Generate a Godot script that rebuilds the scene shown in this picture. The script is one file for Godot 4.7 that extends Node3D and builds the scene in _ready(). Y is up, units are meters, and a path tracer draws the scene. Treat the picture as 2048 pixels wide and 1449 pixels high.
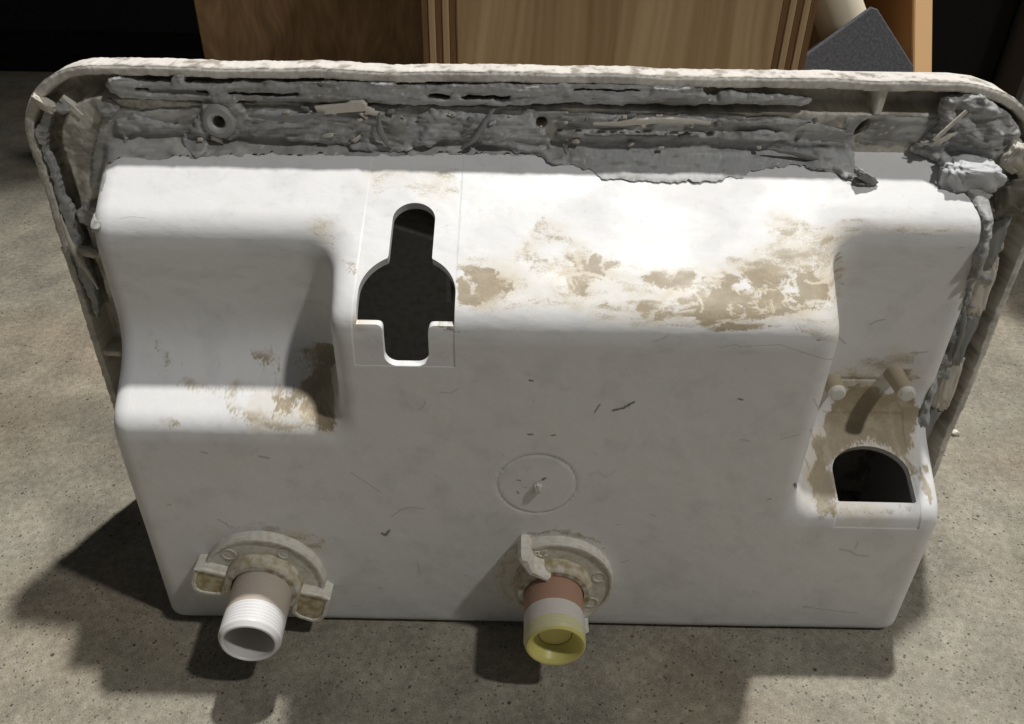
extends Node3D
# Measurements of the box are in millimetres (x right, y up, z toward the viewer, z = 0 on its big back face).

const TAN := 25.0
const YF := 166.0
const YL := 115.0
const YR := 75.0
const DR := 43.0
const TX0 := -174.0
const TVH := 288.0
const TS := 3.0
var ca := cos(deg_to_rad(TAN))
var sa := sin(deg_to_rad(TAN))
var mats := {}
var warp_noise: FastNoiseLite

const CHIP := [Vector2(-79.0, 217.5), Vector2(-67.0, 219.0), Vector2(-64.5, 220.2), Vector2(-59.8, 220.3), Vector2(-58.5, 218.8), Vector2(-58.6, 216.3), Vector2(-66.0, 215.7), Vector2(-78.0, 214.4)]
const DUST := [[0.31,[-21,219.5,2.2,221.3,39.2,217.3,68.7,215.6,99.7,226.3,124.7,227.8,133.9,155,95.2,184.9,66.7,181.9,40,182.7,13.2,191.9,-19.8,192.3]],
[0.95,[-20.7,213.9,-11.4,210,-4.9,206.6,1.5,201.6,-4.7,197.3,-11.8,195.1,-16.3,193.9,-19.8,196.4]],
[0.42,[10.6,241.9,19,229.2,28.3,222,38.3,216.8,34.4,211.2,27.8,205.1,26.7,200.4,20.5,202.6,17.8,207.2,6,210.5,2.2,216.4,4,223.8]],
[0.85,[16.7,218.7,26.4,220.5,38.3,216.8,32.5,210.4,27.4,205.5,25.5,200.4,20.5,202.1,18.4,206.7,22.4,210.9]],
[0.8,[43.9,207.8,51.9,212.8,64.7,211.9,68,208.5,58.5,204,49.6,205.2]],
[0.98,[67.6,204.2,77.2,208.7,86.7,211.8,97.8,212.8,108.7,211.8,114.7,206.2,114.9,198.7,102.6,194.6,91.7,192,80.9,188.5,73.8,184.1,63.1,189.5,56.9,191.5,60.3,198.5]],
[0.62,[42.9,198.5,51,198.7,58,196.5,56.9,187.7,47.1,185.6,43.6,192.8]],
[0.45,[97.9,241.6,116.5,236.6,122.8,228.5,130.2,178.8,115.8,205.5,109.4,216.7,97.1,221.3]],
[0.6,[75.3,208.6,87.2,216.1,102.6,220.2,112.8,214.2,104.7,209.4,90,209]],
[0.75,[65.8,185.2,79.1,185.7,93.7,185.6,92.5,181.4,72.1,180.2]],
[0.5,[20.4,197.9,31.1,195.2,34.7,196.9,33.8,194.8,20.4,194.9]],
[0.36,[-45,252.5,-33.7,259.1,-23,261.3,-22.4,248.5,-33,247.4]],
[0.25,[-57.5,260.4,-23.1,264.1,-23,261.3,-45,252.5,-55.2,246.8]],
[0.5,[-64.5,212.6,-57.7,215.4,-57.5,208.2,-63.8,207.5]],
[0.55,[-56.5,181.4,-53,182.7,-53.8,172.7,-56.6,171.6]],
[0.7,[-27.3,178.7,-20.9,183.6,-20.9,174.7,-25.9,175.8]],
[0.36,[-78.1,236.2,-70.3,238.5,-67.6,230.2,-68.4,215.2,-72.6,220.2]],
[0.95,[-82.1,132,-73.2,134.9,-70.7,126.1,-67.9,116.4,-72,112.6,-75.2,114.3,-77.1,117.9,-83.2,119.5,-93.7,120.2,-93.5,121.9,-82.3,123,-77.1,125.4,-80.8,128.8]],
[0.42,[-86.2,133.6,-74.8,134.5,-75.3,126.9,-80.5,123.6,-93.8,121.5,-94.6,127.6]],
[0.55,[-106.5,131.7,-96,133.1,-93.5,126.5,-101.9,127.5]],
[0.42,[-134.3,123.1,-108.9,124.5,-92.2,121.5,-113.2,120.7,-123.6,121.7]],
[0.45,[-143.8,115.6,-129.5,117.3,-131,114.3]],
[0.42,[-112.6,119.3,-75.2,119.4,-72.8,113.7,-97.8,114.8]],
[0.55,[-145.5,134,-139.9,131.2,-136.7,126.6,-140.6,127.3,-144.5,130.4]],
[0.98,[125.3,82,134.4,88.5,144.6,109.5,150.4,112.3,162.7,106.1,173.3,108.9,181.2,95.6,179,94.1,175,91.8,172.2,87.9,174.9,82.5,172.6,83,168.1,86.6,156.3,88.9,144.8,87.6,137.3,84.1,136.4,77.9,132.6,78.8]],
[0.75,[163,119.7,168.5,120.6,171.8,114.1,168.3,110,165.4,112.7]],
[0.62,[126.3,79.5,137.6,80.3,136.9,72.7,129.8,73.1]],
[0.5,[137.4,76.9,159.1,76.3,169.8,77.6,170.6,76.4,152.7,73.9,138.1,73.6]],
[0.8,[175.8,90,176.8,85.9,180.4,80.3,176,78.1,174.5,80.1,175,84.9]],
[0.3,[122.9,238.7,148.2,236.9,179.1,236,177.3,227.8,129.1,224.3,125.1,214.8]],
[0.36,[143.2,123.9,171.1,129.7,174.3,111.5,146.4,110.9]],
[0.4,[-131.9,56.3,-106,58.2,-81.9,45.3,-77.6,54.7,-104.8,66]],
[0.48,[2.7,56.9,19.6,61.6,39.2,55.5,44.7,45.7,39,57.9,19.4,66.4]]]
const CLEAN := [[9.6,226,15.3,227.1,19.9,221.8,17.9,217.3,12.4,216.7,8.1,221.5],
[2.2,216.4,4.4,221.4,6,211.7,15,200.1,11.4,200,0.5,210.3],
[-93.7,127,-83.6,127.1,-78.6,125,-82.3,122.8,-91.9,123],
[97.3,209.2,102.4,212.9,102.7,205.8,98.7,199.9,97.6,204.5],
[79.8,199.4,85.8,204.2,87.8,208.9,84,207.4,80.2,202.9,78.4,193.1,80.6,188.5]]
const MARKS := [[0.806,0.1,[38.6,127.6,42.1,128.7,45.8,131.6]],
[0.31,0.15,[31.5,126.5,33.3,130.4]],
[0.496,0.1,[6.4,140.9,7.7,140.7]],
[0.496,0.15,[6.7,115.1,8.3,115.1]],
[0.496,0.15,[15.7,114.8,17.2,115.1]],
[0.248,0.35,[-27.1,134.6,-23,134.2,-19.9,136.6]],
[0.186,0.35,[-35,126.3,-33.4,127.6,-32.5,130.2]],
[0.279,0.25,[-49.2,69.2,-45.4,73.1,-41.2,74.7,-35.4,74]],
[0.372,1,[-33.5,74.9,-27.6,71.3]],
[0.992,0.15,[-54.1,59,-52.7,57.8,-50.8,60.9]],
[0.558,0.1,[84.9,134.2,86.4,133.8]],
[1.364,0.74,[32.2,94.9,35.1,96.3,38.3,93.7,41.6,96.5]],
[1.116,0.5,[142.1,54.6,146.7,53.5,149.8,51.1,154.9,50.6]],
[0.558,0.5,[148.5,54.8,148.5,59.7]],
[0.217,0.3,[134.1,16.7,142.4,15.3,160.3,13]],
[0.434,0.2,[134.4,16.8,136.7,16.5]],
[1.116,0.05,[115.2,90.7,118.5,85.6]],
[0.744,0.2,[105.6,83.1,106.8,83.4]],
[0.992,0.25,[-99.7,101.1,-96.3,100.2]],
[0.682,0.25,[-122.4,102.9,-120.7,102.2]],
[0.806,0.4,[-122.7,65.5,-119.2,62]],
[0.62,0.3,[-142.6,73.1,-141,73.7]],
[0.558,0.35,[147.1,141.5,149.1,143.3,152.6,144.1]],
[1.302,0.45,[172,214.6,173.8,215.2]],
[0.806,0.4,[147,230.8,149.4,228.4,151.8,230.6]],
[0.93,0.45,[126.8,229.4,131.4,229.5]],
[0.341,0.2,[74.5,164.8,79.7,168.1,81.6,166.2,95.8,168.9,139.1,132]],
[0.62,0.15,[108.7,173.8,109.4,173.4]],
[0.372,0.45,[-150.4,232,-146,233.5,-140.6,232.6]],
[0.31,0.3,[49.2,169.4,54.5,172.5]],
[0.279,0.3,[50.7,168.5,55.3,175.2]],
[0.31,0.5,[-118.3,-37.8,-116.6,-36.9]],
[0.248,0.3,[5.4,87.4,7.9,86.9]],
[0.744,0.35,[8.8,83.9,10.7,87.8]],
[0.868,0.05,[13,91.7,14.2,92.6]],
[0.558,0.4,[10.7,88.4,12.2,91.2]],
[0.31,0.1,[2.7,91.2,4.2,90.9]],
[0.31,0.1,[2.9,84.9,3.5,83.8]],
[0.248,0.3,[-64.3,93.8,-53,83.1]],
[0.217,0.45,[-89.4,208.5,-81.9,206.4]],
[0.372,0.3,[113,134.5,135.2,100]],
[0.434,0.25,[115.4,119.3,132.1,89.6]],
[0.496,0.3,[117.5,103.5,127.5,83.8]],
[0.248,0.4,[104.4,115,111.6,117.6]],
[0.558,0.3,[167.5,127.8,174.7,128.5]],
[0.372,0.4,[89,114.6,93,113.7]],
[0.434,0.35,[49.8,43.9,51.9,45.2]],
[0.372,0.3,[-19.4,33.5,-17.9,34.2]],
[0.31,0.35,[-72,11.7,-67.5,11.2]],
[0.248,0.45,[-39.7,40.8,-39.4,33.6]],
[0.372,0.35,[-57.8,24.8,-56.9,23.8]],
[0.31,0.4,[44.6,67.1,46.7,66.8]],
[0.31,0.4,[58.6,73.3,60.8,72.2]]]
const SEAL := [[2.6,[-157.2,225.7,-142.4,224.5,-122.9,224.8,-91.8,226,-53,226.6,-37.6,225.7,-6.7,227.1,24.2,227.3,60.8,227.6,78.5,225.4,101.8,224.9,116.1,223.2,110.4,220.8,71.4,220.8,40.3,219.4,22.6,220.5,-26.2,218.2,-65.4,218.6,-114.3,218.8,-137.9,218.4,-151.5,218.9,-158.8,220.9]],
[2.4,[-159.6,210,-152.1,212.6,-145.7,210.3,-137.1,208.4,-125.7,210.7,-122.6,206.3,-127.9,204.5,-138.8,205.3,-148.7,205.8,-154.3,205.6,-157.6,201.1,-158.6,203.9,-160,207]],
[3.5,[-125.7,215.6,-122,219.6,-114.9,221.1,-108.6,217.9,-105.6,212.1,-107.5,207,-113,203.8,-119.2,202.6,-124.7,205.6,-125.7,210.7]],
[4.5,[-134.8,203.4,-129.6,206.1,-127.3,210.6,-125.1,211.7,-123.9,207.7,-124,200.3,-126.4,199.1,-129.8,199.9,-133.8,201]],
[4,[-107.3,214,-93.3,214.9,-77.6,214.4,-65.7,215.4,-56.8,215.6,-50,213.7,-40.2,212.7,-34.1,216.4,-26.3,215.6,-14.5,215.2,5.2,215.6,10.3,210.3,13.6,203.2,19.7,199.9,25.6,198,19.6,198.5,9.6,200.1,1.6,201.4,-14.6,203.7,-26.6,205.5,-36.7,202.6,-46.8,201.1,-58.7,200.5,-67,202,-78.9,203,-94.9,203.9,-106.7,205.3]],
[6.5,[-39.7,203.2,-36.4,209.4,-30.2,216.1,-25.3,215.6,-30.4,210.5,-32.9,206.4,-34.7,201.8]],
[5.5,[-65.9,212.8,-59.9,213.9,-58.1,207.5,-56.5,201.4,-59.8,200.7,-62.1,207.5]],
[1.5,[15.4,209,25.2,210,53.1,209.7,93,208.9,113.2,207.6,125.5,206.4,133.7,205.6,136.9,202.5,135.3,199.2,140.9,196.7,139.2,194.7,134.5,195.6,129.1,197.7,117.8,199.5,105.4,198.5,93.1,197.3,89.8,196.2,72.9,195.8,53,195.2,36.3,195.5,26.5,197.5,19.7,200.9]],
[2.5,[17,215,40.7,215.5,72.2,215.3,92,214.5,103.7,215.5,117.7,214.2,104.2,212.7,76.5,213,40.9,213.1,17.2,212.2]],
[3.6,[16.3,209,41.2,209.5,73.1,208.9,100.7,210.6,113,208.8,97.4,206.9,53.4,206.9,15.4,206.9]],
[2,[25.6,198,36.4,196.6,53.2,196.2,73.1,196.8,90.3,197.1,89.5,196,72.8,195.4,53,194.9,35.3,195.1]],
[5,[118.4,201,124,204.1,128.9,201.1,131.8,198.4,140.7,196.3,139.5,194.5,134.4,195.3,125.5,198.6,116.7,199.2]],
[5,[166,224.2,178.8,226.4,195.7,216.9,203.2,204.9,211,183.5,202.6,174.3,179.5,188.4,173.9,199.6,164.8,202,158.2,204,162,208.2,167,214.4]],
[6,[171.9,214.5,181.7,217.6,197.3,212.5,204.3,198.6,200,187.7,182.1,204.5]],
[4,[180,189.6,207.7,183.5,209.2,167.5,209.6,150.6,209.3,135.4,208.1,111.2,207.4,91.1,182.6,92.8,179,95.7,183.8,112.4,203.5,111.1,183.7,152.7,179.3,172.1,180.5,182.1]],
[1.1,[-193.3,205.3,-186.1,214.5,-184,211.5,-190.4,199.1,-189.5,175.3,-187.3,168.5,-189.2,142,-189.1,121.3,-192.5,113.1,-194.1,144.4,-193,170.7]],
[3,[-157.7,226.7,-149.4,225.9,-142.8,222.5,-145.7,218.6,-155.4,219,-159.5,222.8]],
[3,[-132.9,228.1,-127.7,228.2,-129.2,224.3,-133.6,224.6]],
[4,[-182,215.2,-177.4,216,-176.6,213.3,-181.3,212]],
[5,[-186.9,169.6,-161.5,183.1,-156.7,182.3,-184.4,163.4]],
[2.2,[-165.8,216.8,-160.6,217.9,-156.2,215.7,-160.4,211,-165.1,211.9]]]
const FILM := [[1,[-172,197.4,-165.6,209.9,-157.4,215,-144.8,213.9,-124.7,215.7,-104.9,216.6,-77.4,216.6,-26.2,217.6,13,216.9,32.8,215.3,75.9,216.6,103.6,215.9,132.3,211.3,137.2,203.6,114.4,201.2,73.8,199.8,33.6,199,3.6,199.8,-26.5,199.9,-66.3,199,-94.4,199.1,-126,198.3,-143.5,197.5,-158.9,197.3,-162,195.4,-160.6,189.9,-178.1,171,-176.5,184.5]],
[1,[129.2,215.6,142.5,217.5,170.3,216.4,171.2,210.4,161.3,207.1,141.4,206.7,132.7,209.6]]]
const SLOTS := [[-148.7,224,-142.8,222.5,-119.5,222.4,-119.7,221.2,-143.1,221.4,-148.7,222.4],
[-112.8,222,-92.4,221.8,-76.4,221.7,-76.9,220.7,-92.5,220.6,-113,220.8],
[-35.5,222.3,-31.9,223.1,-25.1,222.5,-25.8,220.5,-32.4,220.4],
[-23,221.3,-19.9,222.6,-1.6,222.3,-2,221,-20.3,220.4],
[20.4,225.8,41.7,225.9,55.2,225.7,41.8,224.9,22.4,225.1],
[31.5,219.9,55.8,220.7,71.5,220.4,55.9,219.5,32.5,219.1],
[71.1,225.7,74.5,226.1,78.5,225.2,76.9,223.3,72.8,224.3],
[-147.8,218.2,-120.3,218.3,-120.4,217.5,-146.1,217],
[8.4,213.3,11.2,213.7,12.9,211.3,9.7,210.1],
[10.6,202.5,14.7,202.2,19.7,200.2,17.7,199.9,12.1,201.2]]
const BARE := [[-77.2,218.2,-65.4,219,-58.4,219.9,-57.3,216.4,-65.7,215.4,-76.6,214.4],
[-27.2,217.9,-14.5,218.4,-2.7,216.6,-2.3,215.1,-20.4,215.3],
[24.7,218.9,71.6,219.3,118.6,219.4,118.8,218.2,71.8,217.9,28.7,217.8],
[40.9,213.3,62.5,214.3,76.5,212.6,62.9,211.1,44.9,212],
[-138.1,217.4,-124.4,217.4,-123,214.3,-129.4,212.2,-143,213.3,-146.3,215.8],
[-169.6,209.8,-166.4,210.7,-170.3,203.7,-177.2,190.9,-176.9,195.2,-173,204.7],
[-180.7,193,-178.6,193.5,-180.7,179.9,-183.2,175.4,-182.8,184.3]]


# ------------------------------------------------------------------ helpers
func add_part(called: String, mesh: Mesh, m: Material, parent: Node, at := Vector3.ZERO) -> MeshInstance3D:
	var o := MeshInstance3D.new()
	o.name = called
	o.mesh = mesh
	o.material_override = m
	o.position = at
	o.cast_shadow = GeometryInstance3D.SHADOW_CASTING_SETTING_ON
	parent.add_child(o, true)
	return o

func tag(o: Node, label: String, category: String, group := "") -> void:
	o.set_meta("label", label)
	o.set_meta("category", category)
	if group != "":
		o.set_meta("group", group)

func thing(called: String, label: String, category: String, at: Vector3, group := "") -> Node3D:
	var o := Node3D.new()
	o.name = called
	o.position = at
	add_child(o, true)
	tag(o, label, category, group)
	return o

func mat(c: Color, rough: float, spec := 0.5) -> StandardMaterial3D:
	var m := StandardMaterial3D.new()
	m.albedo_color = c
	m.roughness = rough
	m.metallic_specular = spec
	return m

func lin(r: float, g: float, b: float) -> Color:
	return Color(r, g, b).linear_to_srgb()

func noise(seed_: int, freq: float, oct := 4, kind := FastNoiseLite.TYPE_SIMPLEX_SMOOTH) -> FastNoiseLite:
	var n := FastNoiseLite.new()
	n.seed = seed_
	n.frequency = freq
	n.noise_type = kind
	n.fractal_octaves = oct
	return n

func smx(a: float, b: float, k: float) -> float:
	var h := maxf(k - absf(a - b), 0.0)
	return maxf(a, b) + h * h * 0.25 / k

func smn(a: float, b: float, k: float) -> float:
	var h := maxf(k - absf(a - b), 0.0)
	return minf(a, b) - h * h * 0.25 / k

func sstep(a: float, b: float, x: float) -> float:
	var t := clampf((x - a) / (b - a), 0.0, 1.0)
	return t * t * (3.0 - 2.0 * t)

# signed distance of the moulded box
func body(x: float, y: float, z: float) -> float:
	var top := (y - YF) * ca + z * sa
	var tl := (y - YL) * ca + z * sa
	var tr := (y - YR) * ca + z * sa
	var ol := (-(x + 157.0) + 0.13 * z) * 0.99166
	var orr := ((x - 181.5) + 0.08 * z) * 0.99682
	var cl := (-(x + 65.5) + 0.1 * z) * 0.99504
	var cr := ((x - 118.0) + 0.1 * z) * 0.99504
	var l := smx(tl, x + 40.0, 8.0)
	var r := smx(tr, 90.0 - x, 8.0)
	var f := smx(z, smn(smx(cl, cr, 8.0), smn(l, r, 1.0), 11.0), 7.5)
	var inner := smn(z + (35.5 if x < 20.0 else 43.0), f, 14.0)
	return smx(smx(smx(inner, top, 9.5), smx(ol, orr, 8.0), 8.0), -y, 5.0)

var z_last := 0.0
func body_z(x: float, y: float, steps := 15) -> float:
	var lo := -95.0
	var hi := 3.0
	if body(x, y, z_last + 1.5) > 0.0 and body(x, y, z_last - 1.5) < 0.0:
		lo = z_last - 1.5
		hi = z_last + 1.5
		steps -= 6
	for i in steps:
		var m := (lo + hi) * 0.5
		if body(x, y, m) > 0.0:
			hi = m
		else:
			lo = m
	z_last = (lo + hi) * 0.5
	return z_last

func tex_v(y: float) -> float:
	return y if y < 152.0 else 152.0 + (y - 152.0) * 2.5

# the two cut-outs, in unrolled coordinates (positive = plastic left standing)
func cut_out(x: float, y: float) -> float:
	var d := 100.0
	if x > -62.0 and x < -14.0 and y > 140.0:
		var q := absf(x + 38.4)
		var t := (y - YF) if y < YF else (y - YF) * 2.366
		var neck := q - 8.1 if t < 46.0 else Vector2(q, t - 46.0).length() - 8.1
		neck = maxf(neck, 10.0 - t)
		var wide := q - 17.6 if t < 11.8 else Vector2(q, t - 11.8).length() - 17.6
		wide = maxf(wide, -3.0 - t)
		var b := Vector2(maxf(q - 3.6, 0.0), maxf(-15.0 - t, 0.0)).length() - 4.6
		var slot := maxf(b, t - 15.0)
		d = smn(minf(neck, wide), slot, 2.5)
	elif x > 125.0 and x < 178.0 and y > 70.0 and y < 95.0:
		var q2 := absf(x - 154.2)
		var t2 := (y - YR) * 2.366
		d = maxf(q2 - 16.4, 5.5 - t2)
		if t2 > 19.0:
			d = (Vector2(q2 / 16.4, (t2 - 19.0) / 12.5).length() - 1.0) * 13.0
	return d

func ladder(stops: Array) -> PackedFloat32Array:
	# stops: [start, step, end, step, end ...]
	var out := PackedFloat32Array()
	var at: float = stops[0]
	for i in range(1, stops.size(), 2):
		var to: float = stops[i + 1]
		var n := maxi(1, roundi((to - at) / float(stops[i])))
		for k in n:
			out.append(at + (to - at) * k / n)
		at = to
	out.append(at)
	return out

# a relief sheet z(x, y), cut along mk = 0, with a wall of the given depth along every cut
func relief(xs: PackedFloat32Array, ys: PackedFloat32Array, z: PackedFloat32Array, mk: PackedFloat32Array, wall: float, cols: PackedColorArray, wall_mode := 0, wall_col := Color(0, 0, 0, 0)) -> ArrayMesh:
	var nx := xs.size()
	var ny := ys.size()
	var vs := PackedVector3Array()
	var ns := PackedVector3Array()
	var uv := PackedVector2Array()
	var cs := PackedColorArray()
	var ix := PackedInt32Array()
	var id := PackedInt32Array()
	id.resize(nx * ny)
	id.fill(-1)
	var has_col := cols.size() > 0
	for j in ny:
		for i in nx:
			var at := j * nx + i
			var need := mk[at] > 0.0
			if not need:
				continue
			var i0 := maxi(i - 1, 0)
			var i1 := mini(i + 1, nx - 1)
			var j0 := maxi(j - 1, 0)
			var j1 := mini(j + 1, ny - 1)
			var dzx := (z[j * nx + i1] - z[j * nx + i0]) / (xs[i1] - xs[i0])
			var dzy := (z[j1 * nx + i] - z[j0 * nx + i]) / (ys[j1] - ys[j0])
			id[at] = vs.size()
			vs.append(Vector3(xs[i], ys[j], z[at]))
			ns.append(Vector3(-dzx, -dzy, 1.0).normalized())
			if has_col:
				cs.append(cols[at])
	var cache := {}
	var walls: Array[Vector2i] = []
	for j in ny - 1:
		for i in nx - 1:
			var q := [j * nx + i, (j + 1) * nx + i, (j + 1) * nx + i + 1, j * nx + i + 1]
			var inside := 0
			for k in 4:
				if mk[q[k]] > 0.0:
					inside += 1
			if inside == 0:
				continue
			if inside == 4:
				ix.append_array([id[q[0]], id[q[1]], id[q[2]], id[q[0]], id[q[2]], id[q[3]]])
				continue
			for tri in [[q[0], q[1], q[2]], [q[0], q[2], q[3]]]:
				var poly: Array[int] = []
				var cut: Array[int] = []
				for k in 3:
					var a: int = tri[k]
					var b: int = tri[(k + 1) % 3]
					var ma := mk[a]
					var mb := mk[b]
					if ma > 0.0:
						poly.append(id[a])
					if (ma > 0.0) != (mb > 0.0):
						var key := mini(a, b) * nx * ny + maxi(a, b)
						var v: int
						if cache.has(key):
							v = cache[key]
						else:
							var f := ma / (ma - mb)
							var pa := Vector3(xs[a % nx], ys[a / nx], z[a])
							var pb := Vector3(xs[b % nx], ys[b / nx], z[b])
							v = vs.size()
							vs.append(pa.lerp(pb, f))
							ns.append(ns[id[a]] if ma > 0.0 else ns[id[b]])
							if has_col:
								cs.append(cols[a].lerp(cols[b], f))
							cache[key] = v
						poly.append(v)
						cut.append(v)
						if ma > 0.0:
							cut.append(-1)
				if poly.size() >= 3:
					for k in range(1, poly.size() - 1):
						ix.append_array([poly[0], poly[k], poly[k + 1]])
				if cut.size() == 3 and wall > 0.0:
					# order so that the outside of the wall faces the removed side
					if cut[1] == -1:
						walls.append(Vector2i(cut[0], cut[2]))
					else:
						walls.append(Vector2i(cut[1], cut[0]))
	var wn := {}
	var wd := {}
	for w in walls:
		for e in [w.x, w.y]:
			if not wd.has(e):
				var inward := -ns[e]
				if wall_mode == 1:
					inward = Vector3(0, 0, -1)
				elif wall_mode == 2:
					var f := sstep(162.0, 168.0, vs[e].y) if vs[e].x < 60.0 else sstep(70.0, 77.0, vs[e].y)
					inward = Vector3(0, 0, -1).lerp(Vector3(0, -ca, -sa), f).normalized()
				wd[e] = inward
	for w in walls:
		var nn := (vs[w.y] - vs[w.x]).cross(wd[w.x])
		wn[w.x] = wn.get(w.x, Vector3.ZERO) + nn
		wn[w.y] = wn.get(w.y, Vector3.ZERO) + nn
	var rows := 1 if wall_col.a == 0.0 else 7
	var mott := noise(46, 0.09, 4)
	var flake := noise(47, 0.3, 3)
	for w in walls:
		var ends := [w.x, w.y]
		var at := vs.size()
		for r in rows + 1:
			var f := float(r) / rows
			for e in ends:
				var nv: Vector3 = wn[e].normalized()
				var p: Vector3 = vs[e] + wd[e] * wall * f
				if rows > 1:
					var bump_ := mott.get_noise_3dv(p * 1.5) * 0.7 * minf(1.0, f * 4.0)
					p += nv * bump_ * 0.5
					nv = (nv + Vector3(0, 0, 0.9) * maxf(0.0, 1.0 - f * 4.0) + Vector3(flake.get_noise_3dv(p), 0, flake.get_noise_3dv(p + Vector3(50, 0, 0))) * 0.45).normalized()
				vs.append(p)
				ns.append(nv)
				if has_col:
					var c1 := cs[e]
					if rows > 1:
						var d := mott.get_noise_3dv(p) + 0.4 * flake.get_noise_3dv(p)
						c1 = cs[e].lerp(wall_col, 0.75).lerp(Color(0.24, 0.2, 0.15), sstep(0.05, 0.45, d + maxf(0.0, 0.3 - f) * 0.8) * 0.75)
						c1 = c1.lerp(Color(0.8, 0.73, 0.66), sstep(0.1, 0.5, -d) * 0.5)
					cs.append(c1)
		for r in rows:
			var q := at + r * 2
			ix.append_array([q, q + 3, q + 1, q, q + 2, q + 3])
	uv.resize(vs.size())
	for k in vs.size():
		var p := vs[k]
		uv[k] = Vector2((p.x - TX0) * TS / 1104.0, tex_v(p.y) / TVH)
		vs[k] = p * 0.001
	var arr := []
	arr.resize(Mesh.ARRAY_MAX)
	arr[Mesh.ARRAY_VERTEX] = vs
	arr[Mesh.ARRAY_NORMAL] = ns
	arr[Mesh.ARRAY_TEX_UV] = uv
	if has_col:
		arr[Mesh.ARRAY_COLOR] = cs
	arr[Mesh.ARRAY_INDEX] = ix
	var m := ArrayMesh.new()
	m.add_surface_from_arrays(Mesh.PRIMITIVE_TRIANGLES, arr)
	return m

# turned shape about z; prof = [[r, z, colour index]...] in mm
func lathe(prof: Array, seg: int, cols: Array, a0 := 0.0, a1 := TAU, wob := 0.0) -> ArrayMesh:
	var st := SurfaceTool.new()
	st.begin(Mesh.PRIMITIVE_TRIANGLES)
	for k in prof.size() - 1:
		var p: Array = prof[k]
		var q: Array = prof[k + 1]
		var t := Vector2(float(q[0]) - float(p[0]), float(q[1]) - float(p[1]))
		var n2 := Vector2(-t.y, t.x).normalized() * -1.0
		var c: Color = cols[int(p[2])] if cols.size() > 0 else Color.WHITE
		for s in seg:
			var u0 := a0 + (a1 - a0) * s / seg
			var u1 := a0 + (a1 - a0) * (s + 1) / seg
			var w0 := 1.0 + wob * sin(u0 * 5.0 + float(k))
			var w1 := 1.0 + wob * sin(u1 * 5.0 + float(k))
			var pts := [Vector3(cos(u0) * p[0] * w0, sin(u0) * p[0] * w0, p[1]), Vector3(cos(u1) * p[0] * w1, sin(u1) * p[0] * w1, p[1]), Vector3(cos(u1) * q[0] * w1, sin(u1) * q[0] * w1, q[1]), Vector3(cos(u0) * q[0] * w0, sin(u0) * q[0] * w0, q[1])]
			var nn := [Vector3(cos(u0) * n2.x, sin(u0) * n2.x, n2.y), Vector3(cos(u1) * n2.x, sin(u1) * n2.x, n2.y)]
			for e in [[0, 0], [2, 1], [1, 1], [0, 0], [3, 0], [2, 1]]:
				st.set_color(c)
				st.set_normal(nn[e[1]])
				st.set_uv(Vector2(u0, float(p[1]) * 0.05))
				st.add_vertex(pts[e[0]] * 0.001)
	return st.commit()

# flat polygon (mm) pushed along z with a bevelled front edge
func prism(poly: PackedVector2Array, z0: float, z1: float, bevel: float, col := Color.WHITE) -> ArrayMesh:
	var st := SurfaceTool.new()
	st.begin(Mesh.PRIMITIVE_TRIANGLES)
	st.set_smooth_group(-1)
	st.set_color(col)
	if Geometry2D.is_polygon_clockwise(poly):
		poly.reverse()
	var inner := poly
	if bevel > 0.0:
		var off := Geometry2D.offset_polygon(poly, -bevel, Geometry2D.JOIN_ROUND)
		inner = off[0]
	var rows := [[poly, z0], [poly, z1 - bevel]]
	for r in rows.size() - 1:
		var n := poly.size()
		for k in n:
			var a := poly[k]
			var b := poly[(k + 1) % n]
			var quad := [Vector3(a.x, a.y, rows[r][1]), Vector3(b.x, b.y, rows[r][1]), Vector3(b.x, b.y, rows[r + 1][1]), Vector3(a.x, a.y, rows[r + 1][1])]
			for e in [0, 2, 1, 0, 3, 2]:
				st.add_vertex(quad[e] * 0.001)
	if bevel > 0.0:
		# join the outer ring to the shrunken one by nearest points
		var n := poly.size()
		for k in n:
			var a := poly[k]
			var b := poly[(k + 1) % n]
			var ia := nearest(inner, a)
			var ib := nearest(inner, b)
			var quad := [Vector3(a.x, a.y, z1 - bevel), Vector3(b.x, b.y, z1 - bevel), Vector3(ib.x, ib.y, z1), Vector3(ia.x, ia.y, z1)]
			for e in [0, 2, 1, 0, 3, 2]:
				st.add_vertex(quad[e] * 0.001)
	for ends in [[inner, z1, true], [poly, z0, false]]:
		var pl: PackedVector2Array = ends[0]
		var tri := Geometry2D.triangulate_polygon(pl)
		for k in range(0, tri.size(), 3):
			var order := [tri[k], tri[k + 2], tri[k + 1]]
			var p0 := pl[tri[k]]
			var cw := (pl[tri[k + 1]] - p0).cross(pl[tri[k + 2]] - p0) < 0.0
			if cw == bool(ends[2]):
				order = [tri[k], tri[k + 1], tri[k + 2]]
			for e in order:
				st.add_vertex(Vector3(pl[e].x, pl[e].y, ends[1]) * 0.001)
	st.generate_normals()
	return st.commit()

func nearest(pl: PackedVector2Array, p: Vector2) -> Vector2:
	var best := pl[0]
	for q in pl:
		if q.distance_squared_to(p) < best.distance_squared_to(p):
			best = q
	return best

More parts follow.
